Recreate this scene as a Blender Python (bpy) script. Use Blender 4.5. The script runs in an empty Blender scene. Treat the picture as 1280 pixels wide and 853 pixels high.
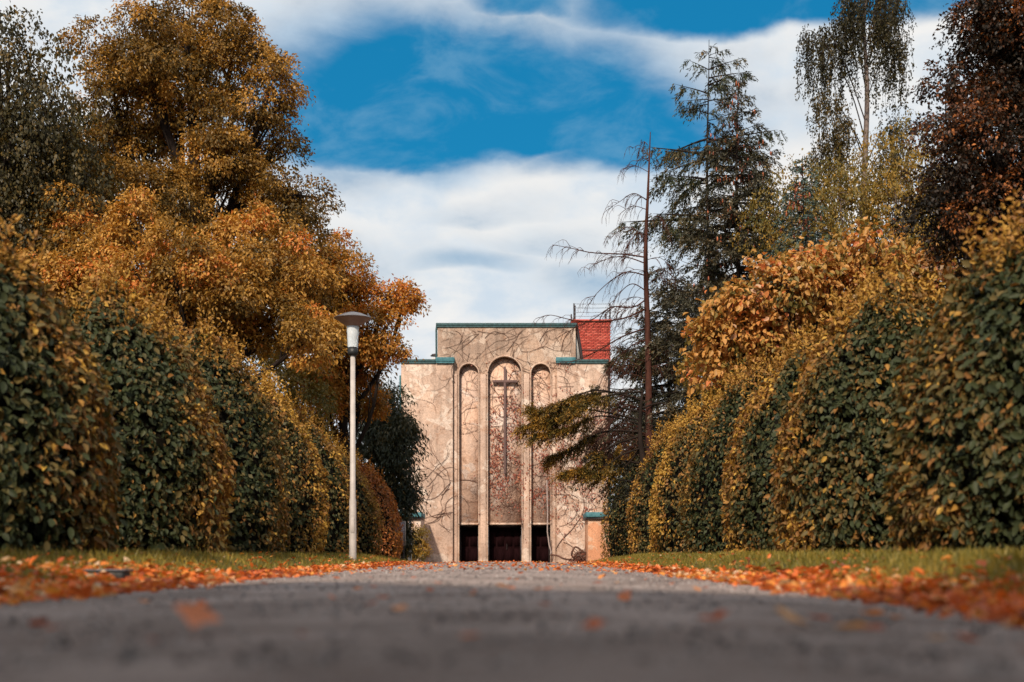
import bpy, bmesh, math, random
import numpy as np
from mathutils import Vector

C = bpy.context.scene.collection
scn = bpy.context.scene
F = 1800.0          # focal length in pixels of a 1280 wide picture
HZ = 693.0          # row of the horizon
CH = 0.25           # camera height
def X(px, D): return (px - 640.0) * D / F
def Z(py, D): return CH + (HZ - py) * D / F
def P3(px, py, D): return np.array([X(px, D), D, Z(py, D)])

# ------------------------------------------------------------------ camera
cam = bpy.data.objects.new('camera', bpy.data.cameras.new('camera'))
C.objects.link(cam)
cam.location = (0, 0, CH)
cam.rotation_euler = (math.radians(90), 0, 0)
cam.data.sensor_width = 36
cam.data.lens = F / 1280 * 36
cam.data.shift_y = (HZ - 426.5) / 1280
cam.data.clip_start = 0.05
cam.data.clip_end = 3000
cam.data.dof.use_dof = True
cam.data.dof.focus_distance = 37
cam.data.dof.aperture_fstop = 1.6
scn.camera = cam

# ------------------------------------------------------------------ sky and sun
SUN_EL, SUN_AZ = 37.0, 196.0        # azimuth clockwise from +Y, where the light comes from
scn.view_settings.view_transform = 'Standard'
scn.view_settings.look = 'None'
scn.view_settings.exposure = 0.0
scn.view_settings.gamma = 1.0
scn.view_settings.use_curve_mapping = False

W = bpy.data.worlds.new("World"); scn.world = W; W.use_nodes = True
nt = W.node_tree; nt.nodes.clear()
def N(tree, typ, **kw):
    n = tree.nodes.new(typ)
    for k, v in kw.items(): setattr(n, k, v)
    return n
def mth(tree, op, a, b=None, c=None, clamp=False):
    n = N(tree, 'ShaderNodeMath', operation=op); n.use_clamp = clamp
    for i, v in enumerate((a, b, c)):
        if v is None: continue
        if isinstance(v, (int, float)): n.inputs[i].default_value = v
        else: tree.links.new(v, n.inputs[i])
    return n.outputs[0]
def mixc(tree, fac, a, b, blend='MIX'):
    n = N(tree, 'ShaderNodeMix', data_type='RGBA', blend_type=blend)
    for s, v in ((n.inputs[0], fac), (n.inputs[6], a), (n.inputs[7], b)):
        if isinstance(v, (int, float)): s.default_value = v
        elif isinstance(v, (tuple, list)): s.default_value = (*v, 1)
        else: tree.links.new(v, s)
    return n.outputs[2]
def ramp(tree, fac, stops, interp='LINEAR'):
    n = N(tree, 'ShaderNodeValToRGB'); n.color_ramp.interpolation = interp
    e = n.color_ramp.elements
    while len(e) < len(stops): e.new(0.5)
    for i, (p, c) in enumerate(stops):
        e[i].position = p; e[i].color = (*c, 1) if len(c) == 3 else c
    tree.links.new(fac, n.inputs[0])
    return n.outputs[0]
def smooth(tree, v, lo, hi):
    n = N(tree, 'ShaderNodeMapRange', interpolation_type='SMOOTHSTEP')
    tree.links.new(v, n.inputs[0]); n.inputs[1].default_value = lo; n.inputs[2].default_value = hi
    return n.outputs[0]

sky = N(nt, 'ShaderNodeTexSky', sky_type='NISHITA'); sky.sun_disc = False
sky.sun_elevation = math.radians(SUN_EL); sky.sun_rotation = math.radians(SUN_AZ)
geo = N(nt, 'ShaderNodeTexCoord')
sep = N(nt, 'ShaderNodeSeparateXYZ'); nt.links.new(geo.outputs['Generated'], sep.inputs[0])
az = mth(nt, 'ARCTAN2', sep.outputs[0], sep.outputs[1])
el = mth(nt, 'ARCSINE', sep.outputs[2])
comb = N(nt, 'ShaderNodeCombineXYZ')
nt.links.new(mth(nt, 'MULTIPLY', az, 1.0), comb.inputs[0]); nt.links.new(mth(nt, 'MULTIPLY', el, 1.9), comb.inputs[1])
def noise(tree, vec, scale, detail=5, rough=0.55, dist=0.0, w=None):
    n = N(tree, 'ShaderNodeTexNoise', noise_dimensions='3D')
    n.inputs['Scale'].default_value = scale; n.inputs['Detail'].default_value = detail
    n.inputs['Roughness'].default_value = rough; n.inputs['Distortion'].default_value = dist
    if vec is not None: tree.links.new(vec, n.inputs['Vector'])
    return n
n1 = noise(nt, comb.outputs[0], 7.0, 6, 0.5, 0.3)
n2 = noise(nt, comb.outputs[0], 16.0, 8, 0.6, 0.25)
sp = N(nt, 'ShaderNodeSeparateColor'); nt.links.new(n1.outputs['Color'], sp.inputs[0])
azw = mth(nt, 'ADD', az, mth(nt, 'MULTIPLY', mth(nt, 'SUBTRACT', sp.outputs[0], 0.5), 0.07))
elw = mth(nt, 'ADD', el, mth(nt, 'MULTIPLY', mth(nt, 'SUBTRACT', sp.outputs[1], 0.5), 0.05))
# gaps between the clouds: (px, py, half width, half height up, half height down, strength)
gaps = [(520, 115, 180, 78, 90, 1.6), (655, 150, 200, 92, 56, 1.6), (500, 165, 160, 60, 42, 1.5), (785, 190, 115, 70, 34, 1.25), (395, 90, 75, 60, 110, .62), (345, 60, 60, 50, 60, .3),
        (660, 0, 75, 50, 26, 1.25), (930, -10, 200, 44, 42, 1.6), (1130, -10, 150, 40, 30, 1.2), (560, -6, 60, 30, 16, .6),
        (590, 334, 100, 24, 20, .60), (700, 300, 110, 22, 24, .45), (610, 262, 100, 20, 16, .38), (410, 190, 90, 60, 50, .6), (1010, 120, 60, 60, 60, .35), (860, 110, 60, 60, 60, .42),
        (740, 350, 90, 30, 30, .5), (460, 330, 80, 50, 40, .45), (800, 50, 80, 40, 30, .3), (60, 60, 60, 40, 40, .25)]
tot = None
for (gx, gy, hw, hu, hd, st) in gaps:
    ga = math.atan((gx - 640) / F); ge = math.asin((HZ - gy) / math.hypot(F, gx - 640, HZ - gy))
    u = mth(nt, 'DIVIDE', mth(nt, 'SUBTRACT', azw, ga), hw * 1.08 / F)
    dv = mth(nt, 'SUBTRACT', elw, ge)
    up = mth(nt, 'DIVIDE', mth(nt, 'MAXIMUM', dv, 0.0), hu * 1.08 / F)
    dn = mth(nt, 'DIVIDE', mth(nt, 'MINIMUM', dv, 0.0), hd / F * 0.9)
    r2 = mth(nt, 'ADD', mth(nt, 'MULTIPLY', u, u), mth(nt, 'ADD', mth(nt, 'MULTIPLY', up, up), mth(nt, 'POWER', mth(nt, 'ABSOLUTE', dn), 4.0)))
    g = mth(nt, 'MULTIPLY', mth(nt, 'EXPONENT', mth(nt, 'MULTIPLY', r2, -0.75)), st)
    tot = g if tot is None else mth(nt, 'MAXIMUM', tot, g)
# the same kind of broken cloud goes on all round the sky
broad = smooth(nt, noise(nt, geo.outputs['Generated'], 3.2, 5, 0.5, 0.3).outputs[0], 0.50, 0.66)
dotn = N(nt, 'ShaderNodeVectorMath', operation='DOT_PRODUCT'); nt.links.new(geo.outputs['Generated'], dotn.inputs[0])
dotn.inputs[1].default_value = (0, math.cos(.2), math.sin(.2))
outside = smooth(nt, mth(nt, 'MULTIPLY', dotn.outputs['Value'], -1.0), -0.93, -0.80)
tot = mth(nt, 'MAXIMUM', tot, mth(nt, 'MULTIPLY', broad, outside))
tot = mth(nt, 'ADD', tot, mth(nt, 'MULTIPLY', mth(nt, 'SUBTRACT', n2.outputs[0], 0.5), 0.95))
mask = smooth(nt, tot, 0.05, 1.15)
blue = mixc(nt, 1.0, sky.outputs[0], (0.14, 0.95, 1.25), 'MULTIPLY')
blue = mixc(nt, 0.72, blue, (0.04, 1.9, 4.1))
n3 = noise(nt, comb.outputs[0], 11.0, 9, 0.62, 0.5)
blue = mixc(nt, mth(nt, 'MULTIPLY', smooth(nt, n3.outputs[0], .46, .70), .26), blue, (3.4, 5.6, 7.2))
cloud = mixc(nt, smooth(nt, mth(nt, 'ADD', mth(nt, 'MULTIPLY', n2.outputs[0], .5), mth(nt, 'MULTIPLY', n1.outputs[0], .5)), 0.36, 0.60), (6.3, 7.3, 8.3), (9.3, 9.1, 8.8))
bg = N(nt, 'ShaderNodeBackground'); bg.inputs[1].default_value = 0.10
nt.links.new(mixc(nt, mask, cloud, blue), bg.inputs[0])
wo = N(nt, 'ShaderNodeOutputWorld'); nt.links.new(bg.outputs[0], wo.inputs[0])

sun = bpy.data.objects.new('sun', bpy.data.lights.new('sun', 'SUN')); C.objects.link(sun)
sun.data.energy = 4.6; sun.data.angle = math.radians(2.5); sun.data.color = (1.0, 0.86, 0.70)
a, e = math.radians(SUN_AZ), math.radians(SUN_EL)
sdir = Vector((math.sin(a) * math.cos(e), math.cos(a) * math.cos(e), math.sin(e)))
sun.rotation_euler = sdir.to_track_quat('Z', 'Y').to_euler(); sun.location = sdir * 60

# ------------------------------------------------------------------ materials
def newmat(name):
    m = bpy.data.materials.new(name); m.use_nodes = True
    t = m.node_tree; t.nodes.clear()
    o = N(t, 'ShaderNodeOutputMaterial'); b = N(t, 'ShaderNodeBsdfPrincipled')
    t.links.new(b.outputs[0], o.inputs[0])
    return m, t, b, o
def bump(t, b, h, strength, dist):
    n = N(t, 'ShaderNodeBump'); n.inputs['Strength'].default_value = strength; n.inputs['Distance'].default_value = dist
    t.links.new(h, n.inputs['Height']); t.links.new(n.outputs[0], b.inputs['Normal'])
def leafmat(name, stops, trans=0.35, rough=0.5, spec=0.35):
    m, t, b, o = newmat(name)
    at = N(t, 'ShaderNodeAttribute', attribute_name='tint')
    col = ramp(t, at.outputs['Fac'], stops)
    tc = N(t, 'ShaderNodeTexCoord')
    nz = noise(t, tc.outputs['Object'], 25, 2)
    col = mixc(t, 1.0, col, ramp(t, nz.outputs[0], [(0.3, (.75, .75, .75)), (0.7, (1.2, 1.2, 1.2))]), 'MULTIPLY')
    t.links.new(col, b.inputs['Base Color'])
    b.inputs['Roughness'].default_value = rough; b.inputs['Specular IOR Level'].default_value = spec
    tr = N(t, 'ShaderNodeBsdfTranslucent'); t.links.new(mixc(t, 1.0, col, (1.25, 1.0, .6), 'MULTIPLY'), tr.inputs[0])
    mx = N(t, 'ShaderNodeMixShader'); mx.inputs[0].default_value = trans
    t.links.new(b.outputs[0], mx.inputs[1]); t.links.new(tr.outputs[0], mx.inputs[2]); t.links.new(mx.outputs[0], o.inputs[0])
    return m
def simple(name, col, rough=0.6, metal=0.0, var=0.25, scale=6.0, bmp=0.2, bscale=40, spec=0.5, col2=None, stretch=(1, 1, 1)):
    m, t, b, o = newmat(name)
    tc = N(t, 'ShaderNodeTexCoord'); mp = N(t, 'ShaderNodeMapping'); mp.inputs['Scale'].default_value = stretch
    t.links.new(tc.outputs['Object'], mp.inputs[0])
    nz = noise(t, mp.outputs[0], scale, 6, .6)
    c2 = col2 or tuple(c * (1 - var) for c in col)
    t.links.new(mixc(t, smooth(t, nz.outputs[0], .35, .65), col, c2), b.inputs['Base Color'])
    b.inputs['Roughness'].default_value = rough; b.inputs['Metallic'].default_value = metal; b.inputs['Specular IOR Level'].default_value = spec
    if bmp: bump(t, b, noise(t, mp.outputs[0], bscale, 4).outputs[0], bmp, 0.02)
    return m
M = {}
G = lambda *s: list(s)
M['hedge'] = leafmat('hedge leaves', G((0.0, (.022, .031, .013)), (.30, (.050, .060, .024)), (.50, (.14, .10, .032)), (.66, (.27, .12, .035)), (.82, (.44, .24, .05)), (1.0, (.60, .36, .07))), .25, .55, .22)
M['hedge_red'] = leafmat('turning hedge leaves', G((0.0, (.05, .07, .025)), (.25, (.17, .10, .03)), (.55, (.42, .13, .035)), (.8, (.55, .20, .05)), (1.0, (.62, .28, .05))), .25)
M['lime'] = leafmat('lime tree leaves', G((0.0, (.07, .048, .012)), (.35, (.23, .13, .026)), (.65, (.50, .265, .05)), (.95, (.68, .38, .09)), (1.0, (.66, .22, .05))), .35)
M['maple'] = leafmat('maple leaves', G((0.0, (.12, .08, .015)), (.35, (.34, .17, .028)), (.65, (.54, .25, .04)), (.88, (.64, .17, .03)), (1.0, (.66, .33, .05))), .35)
M['darkbirch'] = leafmat('dark birch leaves', G((0.0, (.020, .020, .008)), (.5, (.060, .048, .014)), (1.0, (.20, .12, .025))), .3)
M['olive'] = leafmat('yellowing birch leaves', G((0.0, (.09, .085, .02)), (.5, (.27, .18, .035)), (1.0, (.50, .27, .04))), .35)
M['russet'] = leafmat('russet leaves', G((0.0, (.012, .010, .006)), (.45, (.034, .019, .009)), (.7, (.14, .045, .015)), (1.0, (.50, .17, .04))), .25)
M['copper'] = leafmat('big copper leaves', G((0.0, (.10, .10, .03)), (.25, (.28, .19, .045)), (.5, (.54, .27, .07)), (.75, (.64, .33, .10)), (.88, (.62, .17, .05)), (1.0, (.60, .42, .26))), .3)
M['spruce'] = leafmat('spruce needles', G((0.0, (.020, .022, .014)), (.5, (.060, .055, .032)), (.8, (.15, .12, .07)), (1.0, (.24, .14, .06))), .12)
M['hemlock'] = leafmat('hemlock needles', G((0.0, (.018, .028, .016)), (.5, (.045, .055, .024)), (1.0, (.17, .10, .03))), .15)
M['blue'] = leafmat('blue spruce needles', G((0.0, (.03, .06, .05)), (.5, (.07, .12, .11)), (1.0, (.14, .18, .15))), .12)
M['golden'] = leafmat('golden conifer sprays', G((0.0, (.035, .035, .010)), (.35, (.11, .085, .018)), (.75, (.34, .18, .03)), (1.0, (.52, .27, .04))), .25)
M['thuja'] = leafmat('dark thuja sprays', G((0.0, (.016, .025, .014)), (.5, (.045, .05, .022)), (1.0, (.14, .10, .035))), .15)
M['cone'] = leafmat('red brown cones', G((0.0, (.20, .05, .025)), (1.0, (.50, .15, .06))), 0.0, .5)
M['vineleaf'] = leafmat('red creeper leaves', G((0.0, (.16, .045, .03)), (.6, (.34, .085, .055)), (1.0, (.5, .20, .10))), .2)
M['fallen'] = leafmat('fallen leaves', G((0.0, (.24, .06, .018)), (.3, (.62, .13, .028)), (.65, (.82, .22, .045)), (.85, (.85, .38, .07)), (1.0, (.78, .54, .34))), .3, .45)
M['grass'] = leafmat('lawn grass', G((0.0, (.08, .085, .015)), (.6, (.22, .18, .03)), (1.0, (.42, .28, .05))), .3)
M['twigcore'] = simple('inner hedge twigs', (.012, .010, .007), .95, var=.5, scale=9, bmp=.6, bscale=14, spec=.05)
M['bark'] = simple('bark', (.030, .020, .016), .9, var=.5, scale=5, bmp=.8, bscale=18, spec=.15, stretch=(1, 1, .25))
M['redbark'] = simple('dead reddish bark', (.09, .035, .025), .9, var=.5, scale=5, bmp=.8, bscale=18, spec=.15, stretch=(1, 1, .3))
M['birchbark'] = simple('birch bark', (.20, .15, .13), .7, scale=7, bmp=.3, col2=(.10, .07, .06), stretch=(.6, .6, 2))
M['vine'] = simple('bare vine stems', (.15, .075, .055), .85, var=.5, scale=5, bmp=.2, spec=.2)
M['palevine'] = simple('pale vine stem', (.42, .33, .30), .8)
M['copper_green'] = simple('weathered green metal', (.018, .052, .056), .7, metal=.0, col2=(.04, .10, .11), scale=8)
M['turq'] = simple('turquoise metal', (.03, .13, .155), .7, metal=.0, col2=(.07, .20, .23), scale=5)
M['pole'] = simple('pale painted steel pole', (.52, .46, .42), .55, var=.2, scale=4, bmp=.1)
M['hat'] = simple('lamp hood metal', (.20, .18, .18), .35, metal=.5, var=.3)
M['hatin'] = simple('lamp hood underside', (.30, .17, .12), .6, var=.25)
M['black'] = simple('black plastic', (.012, .012, .013), .5, var=.2)
M['crosswood'] = simple('purplish weathered cross timber', (.17, .10, .09), .85, var=.4, stretch=(4, 4, .6))
M['door'] = simple('dark maroon door', (.016, .005, .006), .95, spec=.05, var=.5, stretch=(5, 5, .6))
M['darkin'] = simple('dark porch lining', (.006, .005, .006), .9, var=.3)
M['whitebox'] = simple('off white paint', (.62, .62, .62), .6)
M['steel'] = simple('dark railing steel', (.05, .035, .035), .5, metal=.4)
M['wire'] = simple('railing wire', (.35, .42, .50), .4, metal=.5)
M['sill'] = simple('dark metal fitting', (.02, .02, .022), .45, metal=.3)
M['lidm'] = simple('fitting lid', (.10, .105, .12), .4, metal=.4)

# brick
m, t, b, o = newmat('red brick'); oi = N(t, 'ShaderNodeObjectInfo'); at = N(t, 'ShaderNodeAttribute', attribute_name='tint')
t.links.new(ramp(t, at.outputs['Fac'], [(0, (.34, .045, .030)), (.5, (.50, .075, .050)), (1, (.60, .13, .09))]), b.inputs['Base Color']); b.inputs['Roughness'].default_value = .85
M['brick'] = m
M['mortar'] = simple('brick mortar', (.30, .13, .10), .9)
# lamp glass
m, t, b, o = newmat('lamp glass'); b.inputs['Base Color'].default_value = (.80, .86, .90, 1); b.inputs['Roughness'].default_value = .35
b.inputs['Transmission Weight'].default_value = .45; b.inputs['IOR'].default_value = 1.2
M['glass'] = m
# roof glass / window
# plaster
def plaster(name, base, dark, light, streak=.5):
    m, t, b, o = newmat(name)
    ge = N(t, 'ShaderNodeNewGeometry'); P = ge.outputs['Position']
    big = noise(t, P, .55, 8, .62, .4); mid = noise(t, P, 2.2, 8, .65, .6); fine = noise(t, P, 14, 6, .7)
    mp = N(t, 'ShaderNodeMapping'); mp.inputs['Scale'].default_value = (3.5, 3.5, .35); t.links.new(P, mp.inputs[0])
    stk = noise(t, mp.outputs[0], 1.0, 7, .6)
    col = mixc(t, smooth(t, big.outputs[0], .36, .60), base, dark)
    patch = noise(t, P, .9, 3, .5, 1.2)
    edge = mth(t, 'ADD', patch.outputs[0], mth(t, 'MULTIPLY', mth(t, 'SUBTRACT', mid.outputs[0], .5), .14))
    col = mixc(t, mth(t, 'MULTIPLY', smooth(t, edge, .565, .575), .75), col, light)
    col = mixc(t, mth(t, 'MULTIPLY', smooth(t, stk.outputs[0], .48, .70), streak), col, tuple(c * .5 for c in dark))
    col = mixc(t, mth(t, 'MULTIPLY', smooth(t, mid.outputs[0], .50, .68), .5), col, (.38, .20, .12))
    col = mixc(t, 1.0, col, ramp(t, fine.outputs[0], [(.32, (.68, .66, .64)), (.5, (1, 1, 1)), (.7, (1.18, 1.17, 1.15))]), 'MULTIPLY')
    vo = N(t, 'ShaderNodeTexVoronoi', feature='DISTANCE_TO_EDGE'); vo.inputs['Scale'].default_value = .8
    wv = N(t, 'ShaderNodeVectorMath', operation='ADD'); t.links.new(P, wv.inputs[0])
    sc = N(t, 'ShaderNodeVectorMath', operation='SCALE'); t.links.new(mid.outputs['Color'], sc.inputs[0]); sc.inputs['Scale'].default_value = 1.1
    t.links.new(sc.outputs[0], wv.inputs[1]); t.links.new(wv.outputs[0], vo.inputs['Vector'])
    cr = mth(t, 'MULTIPLY', mth(t, 'SUBTRACT', 1.0, smooth(t, vo.outputs['Distance'], 0, .018)), .55)
    col = mixc(t, cr, col, (.13, .07, .05))
    sp_ = N(t, 'ShaderNodeSeparateXYZ'); t.links.new(P, sp_.inputs[0])
    t.links.new(col, b.inputs['Base Color']); b.inputs['Roughness'].default_value = .92; b.inputs['Specular IOR Level'].default_value = .15
    hh = mth(t, 'ADD', mid.outputs[0], mth(t, 'MULTIPLY', fine.outputs[0], .4))
    bump(t, b, hh, .7, .06)
    return m
M['plaster'] = plaster('stained plaster', (.66, .47, .365), (.50, .355, .28), (.72, .59, .50), .5)
M['plaster_top'] = plaster('darker roughcast', (.55, .39, .295), (.38, .27, .21), (.62, .49, .40), .6)
M['niche'] = plaster('pinkish niche plaster', (.72, .49, .37), (.60, .44, .36), (.74, .61, .54), .25)
M['rust'] = plaster('rust streaked render', (.66, .34, .20), (.58, .27, .15), (.62, .42, .30), .3)
# asphalt
m, t, b, o = newmat('asphalt')
ge = N(t, 'ShaderNodeNewGeometry'); Pn = ge.outputs['Position']
f1 = noise(t, Pn, 130, 4, .75); f2 = noise(t, Pn, 28, 5, .7); f3 = noise(t, Pn, 1.4, 5, .6, .5)
vo = N(t, 'ShaderNodeTexVoronoi'); vo.inputs['Scale'].default_value = 95; t.links.new(Pn, vo.inputs['Vector'])
col = mixc(t, smooth(t, f3.outputs[0], .35, .65), (.205, .15, .13), (.40, .315, .285))
col = mixc(t, 1.0, col, ramp(t, f1.outputs[0], [(.3, (.55, .55, .55)), (.5, (1, 1, 1)), (.72, (1.7, 1.65, 1.6))]), 'MULTIPLY')
col = mixc(t, mth(t, 'MULTIPLY', smooth(t, f2.outputs[0], .55, .75), .5), col, (.11, .07, .055))
sv = N(t, 'ShaderNodeSeparateColor'); t.links.new(vo.outputs['Color'], sv.inputs[0])
col = mixc(t, mth(t, 'MULTIPLY', smooth(t, sv.outputs[0], .72, .8), .6), col, (.34, .31, .30))
ck = N(t, 'ShaderNodeTexVoronoi', feature='DISTANCE_TO_EDGE'); ck.inputs['Scale'].default_value = .55
wa = N(t, 'ShaderNodeVectorMath', operation='ADD'); t.links.new(Pn, wa.inputs[0]); t.links.new(noise(t, Pn, 3.5, 6, .7).outputs['Color'], wa.inputs[1]); t.links.new(wa.outputs[0], ck.inputs['Vector'])
ckm = mth(t, 'MULTIPLY', mth(t, 'SUBTRACT', 1.0, smooth(t, ck.outputs['Distance'], 0, .012)), .75)
col = mixc(t, ckm, col, (.035, .028, .025))
dk = noise(t, Pn, .45, 4, .55, .8)
col = mixc(t, mth(t, 'MULTIPLY', smooth(t, dk.outputs[0], .50, .62), .38), col, (.10, .075, .065))
t.links.new(col, b.inputs['Base Color']); b.inputs['Roughness'].default_value = .95; b.inputs['Specular IOR Level'].default_value = .12
bump(t, b, mth(t, 'ADD', vo.outputs['Distance'], f1.outputs[0]), .9, .006)
M['asphalt'] = m
# earth
m, t, b, o = newmat('soil and turf')
ge = N(t, 'ShaderNodeNewGeometry'); Pn = ge.outputs['Position']
f2 = noise(t, Pn, 9, 6, .7); f3 = noise(t, Pn, .7, 5, .6)
col = mixc(t, smooth(t, f2.outputs[0], .38, .62), (.060, .062, .018), (.11, .085, .030))
col = mixc(t, smooth(t, f3.outputs[0], .45, .7), col, (.16, .10, .035))
t.links.new(col, b.inputs['Base Color']); b.inputs['Roughness'].default_value = .95; b.inputs['Specular IOR Level'].default_value = .1
bump(t, b, f2.outputs[0], .8, .05)
M['soil'] = m
# notice board face: rows too far away to read
m, t, b, o = newmat('notice board face')
tc = N(t, 'ShaderNodeTexCoord'); mp = N(t, 'ShaderNodeMapping'); mp.inputs['Scale'].default_value = (14, 1, 9); t.links.new(tc.outputs['Object'], mp.inputs[0])
wv = N(t, 'ShaderNodeTexWave', bands_direction='Z'); wv.inputs['Scale'].default_value = .62; t.links.new(mp.outputs[0], wv.inputs['Vector'])
nz = noise(t, mp.outputs[0], 1.6, 2)
k = mth(t, 'MULTIPLY', smooth(t, wv.outputs['Fac'], .5, .7), smooth(t, nz.outputs[0], .42, .52))
t.links.new(mixc(t, k, (.42, .38, .40), (.14, .07, .07)), b.inputs['Base Color'])
M['notice'] = m

# ------------------------------------------------------------------ mesh helpers
def unit(v): return v / np.maximum(np.linalg.norm(v, axis=-1, keepdims=True), 1e-9)
class MB:
    def __init__(s): s.v = []; s.f = []; s.t = []; s.n = 0
    def add(s, v, f, tint=0.5):
        v = np.asarray(v, float).reshape(-1, 3); f = np.asarray(f, int).reshape(-1, 4)
        s.v.append(v); s.f.append(f + s.n); s.n += len(v)
        s.t.append(np.full(len(f), tint) if np.isscalar(tint) else np.asarray(tint))
    def tube(s, pts, rad, n=5, tint=0.5, cap=True):
        pts = np.asarray(pts, float); k = len(pts)
        rad = np.broadcast_to(np.asarray(rad, float), (k,))
        tg = unit(np.gradient(pts, axis=0))
        ref = np.array([0.13, 0.99, 0.05]) if abs(tg[:, 2]).mean() > .7 else np.array([0.05, 0.1, 1.0])
        u = unit(np.cross(tg, ref)); w = np.cross(tg, u)
        an = np.arange(n) * 2 * math.pi / n
        ring = pts[:, None] + rad[:, None, None] * (np.cos(an)[None, :, None] * u[:, None] + np.sin(an)[None, :, None] * w[:, None])
        i = np.arange(k - 1)[:, None] * n; j = np.arange(n)[None]; j2 = (j + 1) % n
        f = np.stack([i + j, i + j2, i + n + j2, i + n + j], -1).reshape(-1, 4)
        s.add(ring.reshape(-1, 3), f, tint)
    def box(s, lo, hi, tint=0.5):
        x0, y0, z0 = lo; x1, y1, z1 = hi
        v = [(x0, y0, z0), (x1, y0, z0), (x1, y1, z0), (x0, y1, z0), (x0, y0, z1), (x1, y0, z1), (x1, y1, z1), (x0, y1, z1)]
        s.add(v, [(0, 3, 2, 1), (4, 5, 6, 7), (0, 1, 5, 4), (1, 2, 6, 5), (2, 3, 7, 6), (3, 0, 4, 7)], tint)
    def lathe(s, c, prof, n=24, tint=.5):
        an = np.arange(n) * 2 * math.pi / n
        v = np.array([[(c[0] + r * math.cos(q), c[1] + r * math.sin(q), c[2] + z) for q in an] for r, z in prof]).reshape(-1, 3)
        k = len(prof); i = np.arange(k - 1)[:, None] * n; j = np.arange(n)[None]; j2 = (j + 1) % n
        s.add(v, np.stack([i + j, i + j2, i + n + j2, i + n + j], -1).reshape(-1, 4), tint)
    def leaves(s, P, D, Nn, L, Wd, tint, six=False, fold=.18, curl=.12):
        P = np.asarray(P); n = len(P)
        D = unit(D); S = unit(np.cross(D, Nn)); U = np.cross(S, D)
        L = np.broadcast_to(L, (n,))[:, None]; Wd = np.broadcast_to(Wd, (n,))[:, None]
        if six:
            pts = [P, P + D * L * .30 + S * Wd * .46 + U * Wd * fold, P + D * L * .68 + S * Wd * .36 + U * Wd * fold,
                   P + D * L - U * L * curl, P + D * L * .68 - S * Wd * .36 + U * Wd * fold, P + D * L * .30 - S * Wd * .46 + U * Wd * fold]
            v = np.stack(pts, 1).reshape(-1, 3); i = np.arange(n)[:, None] * 6
            f = np.concatenate([i + [[0, 1, 2, 3]], i + [[0, 3, 4, 5]]], 0)
            s.add(v, f, np.concatenate([tint, tint]))
        else:
            pts = [P, P + D * L * .48 + S * Wd * .5 + U * Wd * fold, P + D * L - U * L * curl, P + D * L * .48 - S * Wd * .5 + U * Wd * fold]
            v = np.stack(pts, 1).reshape(-1, 3); i = np.arange(n)[:, None] * 4
            s.add(v, i + [[0, 1, 2, 3]], tint)
    def build(s, name, mat, parent=None, smooth_=False, kind=None):
        me = bpy.data.meshes.new(name)
        v = np.concatenate(s.v).astype(np.float32); f = np.concatenate(s.f).astype(np.int32)
        off = np.zeros(3)
        me.vertices.add(len(v)); me.vertices.foreach_set('co', v.ravel())
        me.loops.add(f.size); me.loops.foreach_set('vertex_index', f.ravel())
        me.polygons.add(len(f)); me.polygons.foreach_set('loop_start', np.arange(len(f), dtype=np.int32) * 4)
        me.polygons.foreach_set('loop_total', np.full(len(f), 4, np.int32))
        if smooth_: me.polygons.foreach_set('use_smooth', np.ones(len(f), bool))
        at = me.attributes.new('tint', 'FLOAT', 'FACE'); at.data.foreach_set('value', np.concatenate(s.t).astype(np.float32))
        me.update(calc_edges=True)
        me.materials.append(mat)
        o = bpy.data.objects.new(name, me); C.objects.link(o)
        if parent:
            o.parent = parent
            # vertices are in world space: shift them into the parent's space
            r = parent
            loc = np.zeros(3)
            while r is not None:
                loc += np.array(r.location); r = r.parent
            co = v - loc.astype(np.float32); me.vertices.foreach_set('co', co.ravel()); me.update()
        if kind: o['kind'] = kind
        return o
def thing(name, label, cat, loc=(0, 0, 0), group=None):
    o = bpy.data.objects.new(name, None); C.objects.link(o); o.location = tuple(float(q) for q in loc); o.empty_display_size = .3
    o['label'] = label; o['category'] = cat
    if group: o['group'] = group
    return o
def tag(o, label, cat, group=None):
    o['label'] = label; o['category'] = cat
    if group: o['group'] = group
    return o
def single(mb, name, mat, label, cat, loc, smooth_=False, group=None):
    o = mb.build(name, mat, None, smooth_)
    loc = np.array(loc, float); me = o.data
    co = np.empty(len(me.vertices) * 3, np.float32); me.vertices.foreach_get('co', co)
    me.vertices.foreach_set('co', (co.reshape(-1, 3) - loc.astype(np.float32)).ravel()); me.update(); o.location = loc
    return tag(o, label, cat, group)
def bevel(o, w=.01, seg=2):
    md = o.modifiers.new('bevel', 'BEVEL'); md.width = w; md.segments = seg; md.limit_method = 'ANGLE'
    return o
def sstep(v): v = np.clip(v, 0, 1); return v * v * (3 - 2 * v)

# ------------------------------------------------------------------ ground
RC, RH = -0.30, 2.15
def gz(x, y):
    x = np.asarray(x, float); y = np.asarray(y, float)
    a = np.abs(x - RC)
    crown = .07 * (1 - np.clip(a / RH, 0, 1) ** 2)
    bank = .20 * sstep((a - RH) / 1.25)
    fall = -.5 * sstep((y - 30) / 40)
    lump = .012 * np.sin(x * 2.3 + y * .9) * np.cos(y * 1.7 - x) * np.clip((a - RH) / .8, 0, 1)
    bank = bank * (1 - sstep((y - 60) / 8))
    return crown + bank + fall + lump
def sheet(xs, ys, dz, name, mat, zf=gz):
    gx, gy = np.meshgrid(xs, ys); v = np.stack([gx, gy, zf(gx, gy) + dz], -1).reshape(-1, 3)
    nx = len(xs); i = (np.arange(len(ys) - 1)[:, None] * nx + np.arange(nx - 1)[None])
    mb = MB(); mb.add(v, np.stack([i, i + 1, i + nx + 1, i + nx], -1).reshape(-1, 4))
    o = mb.build(name, mat, None, True); o['kind'] = 'structure'; return o
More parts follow.
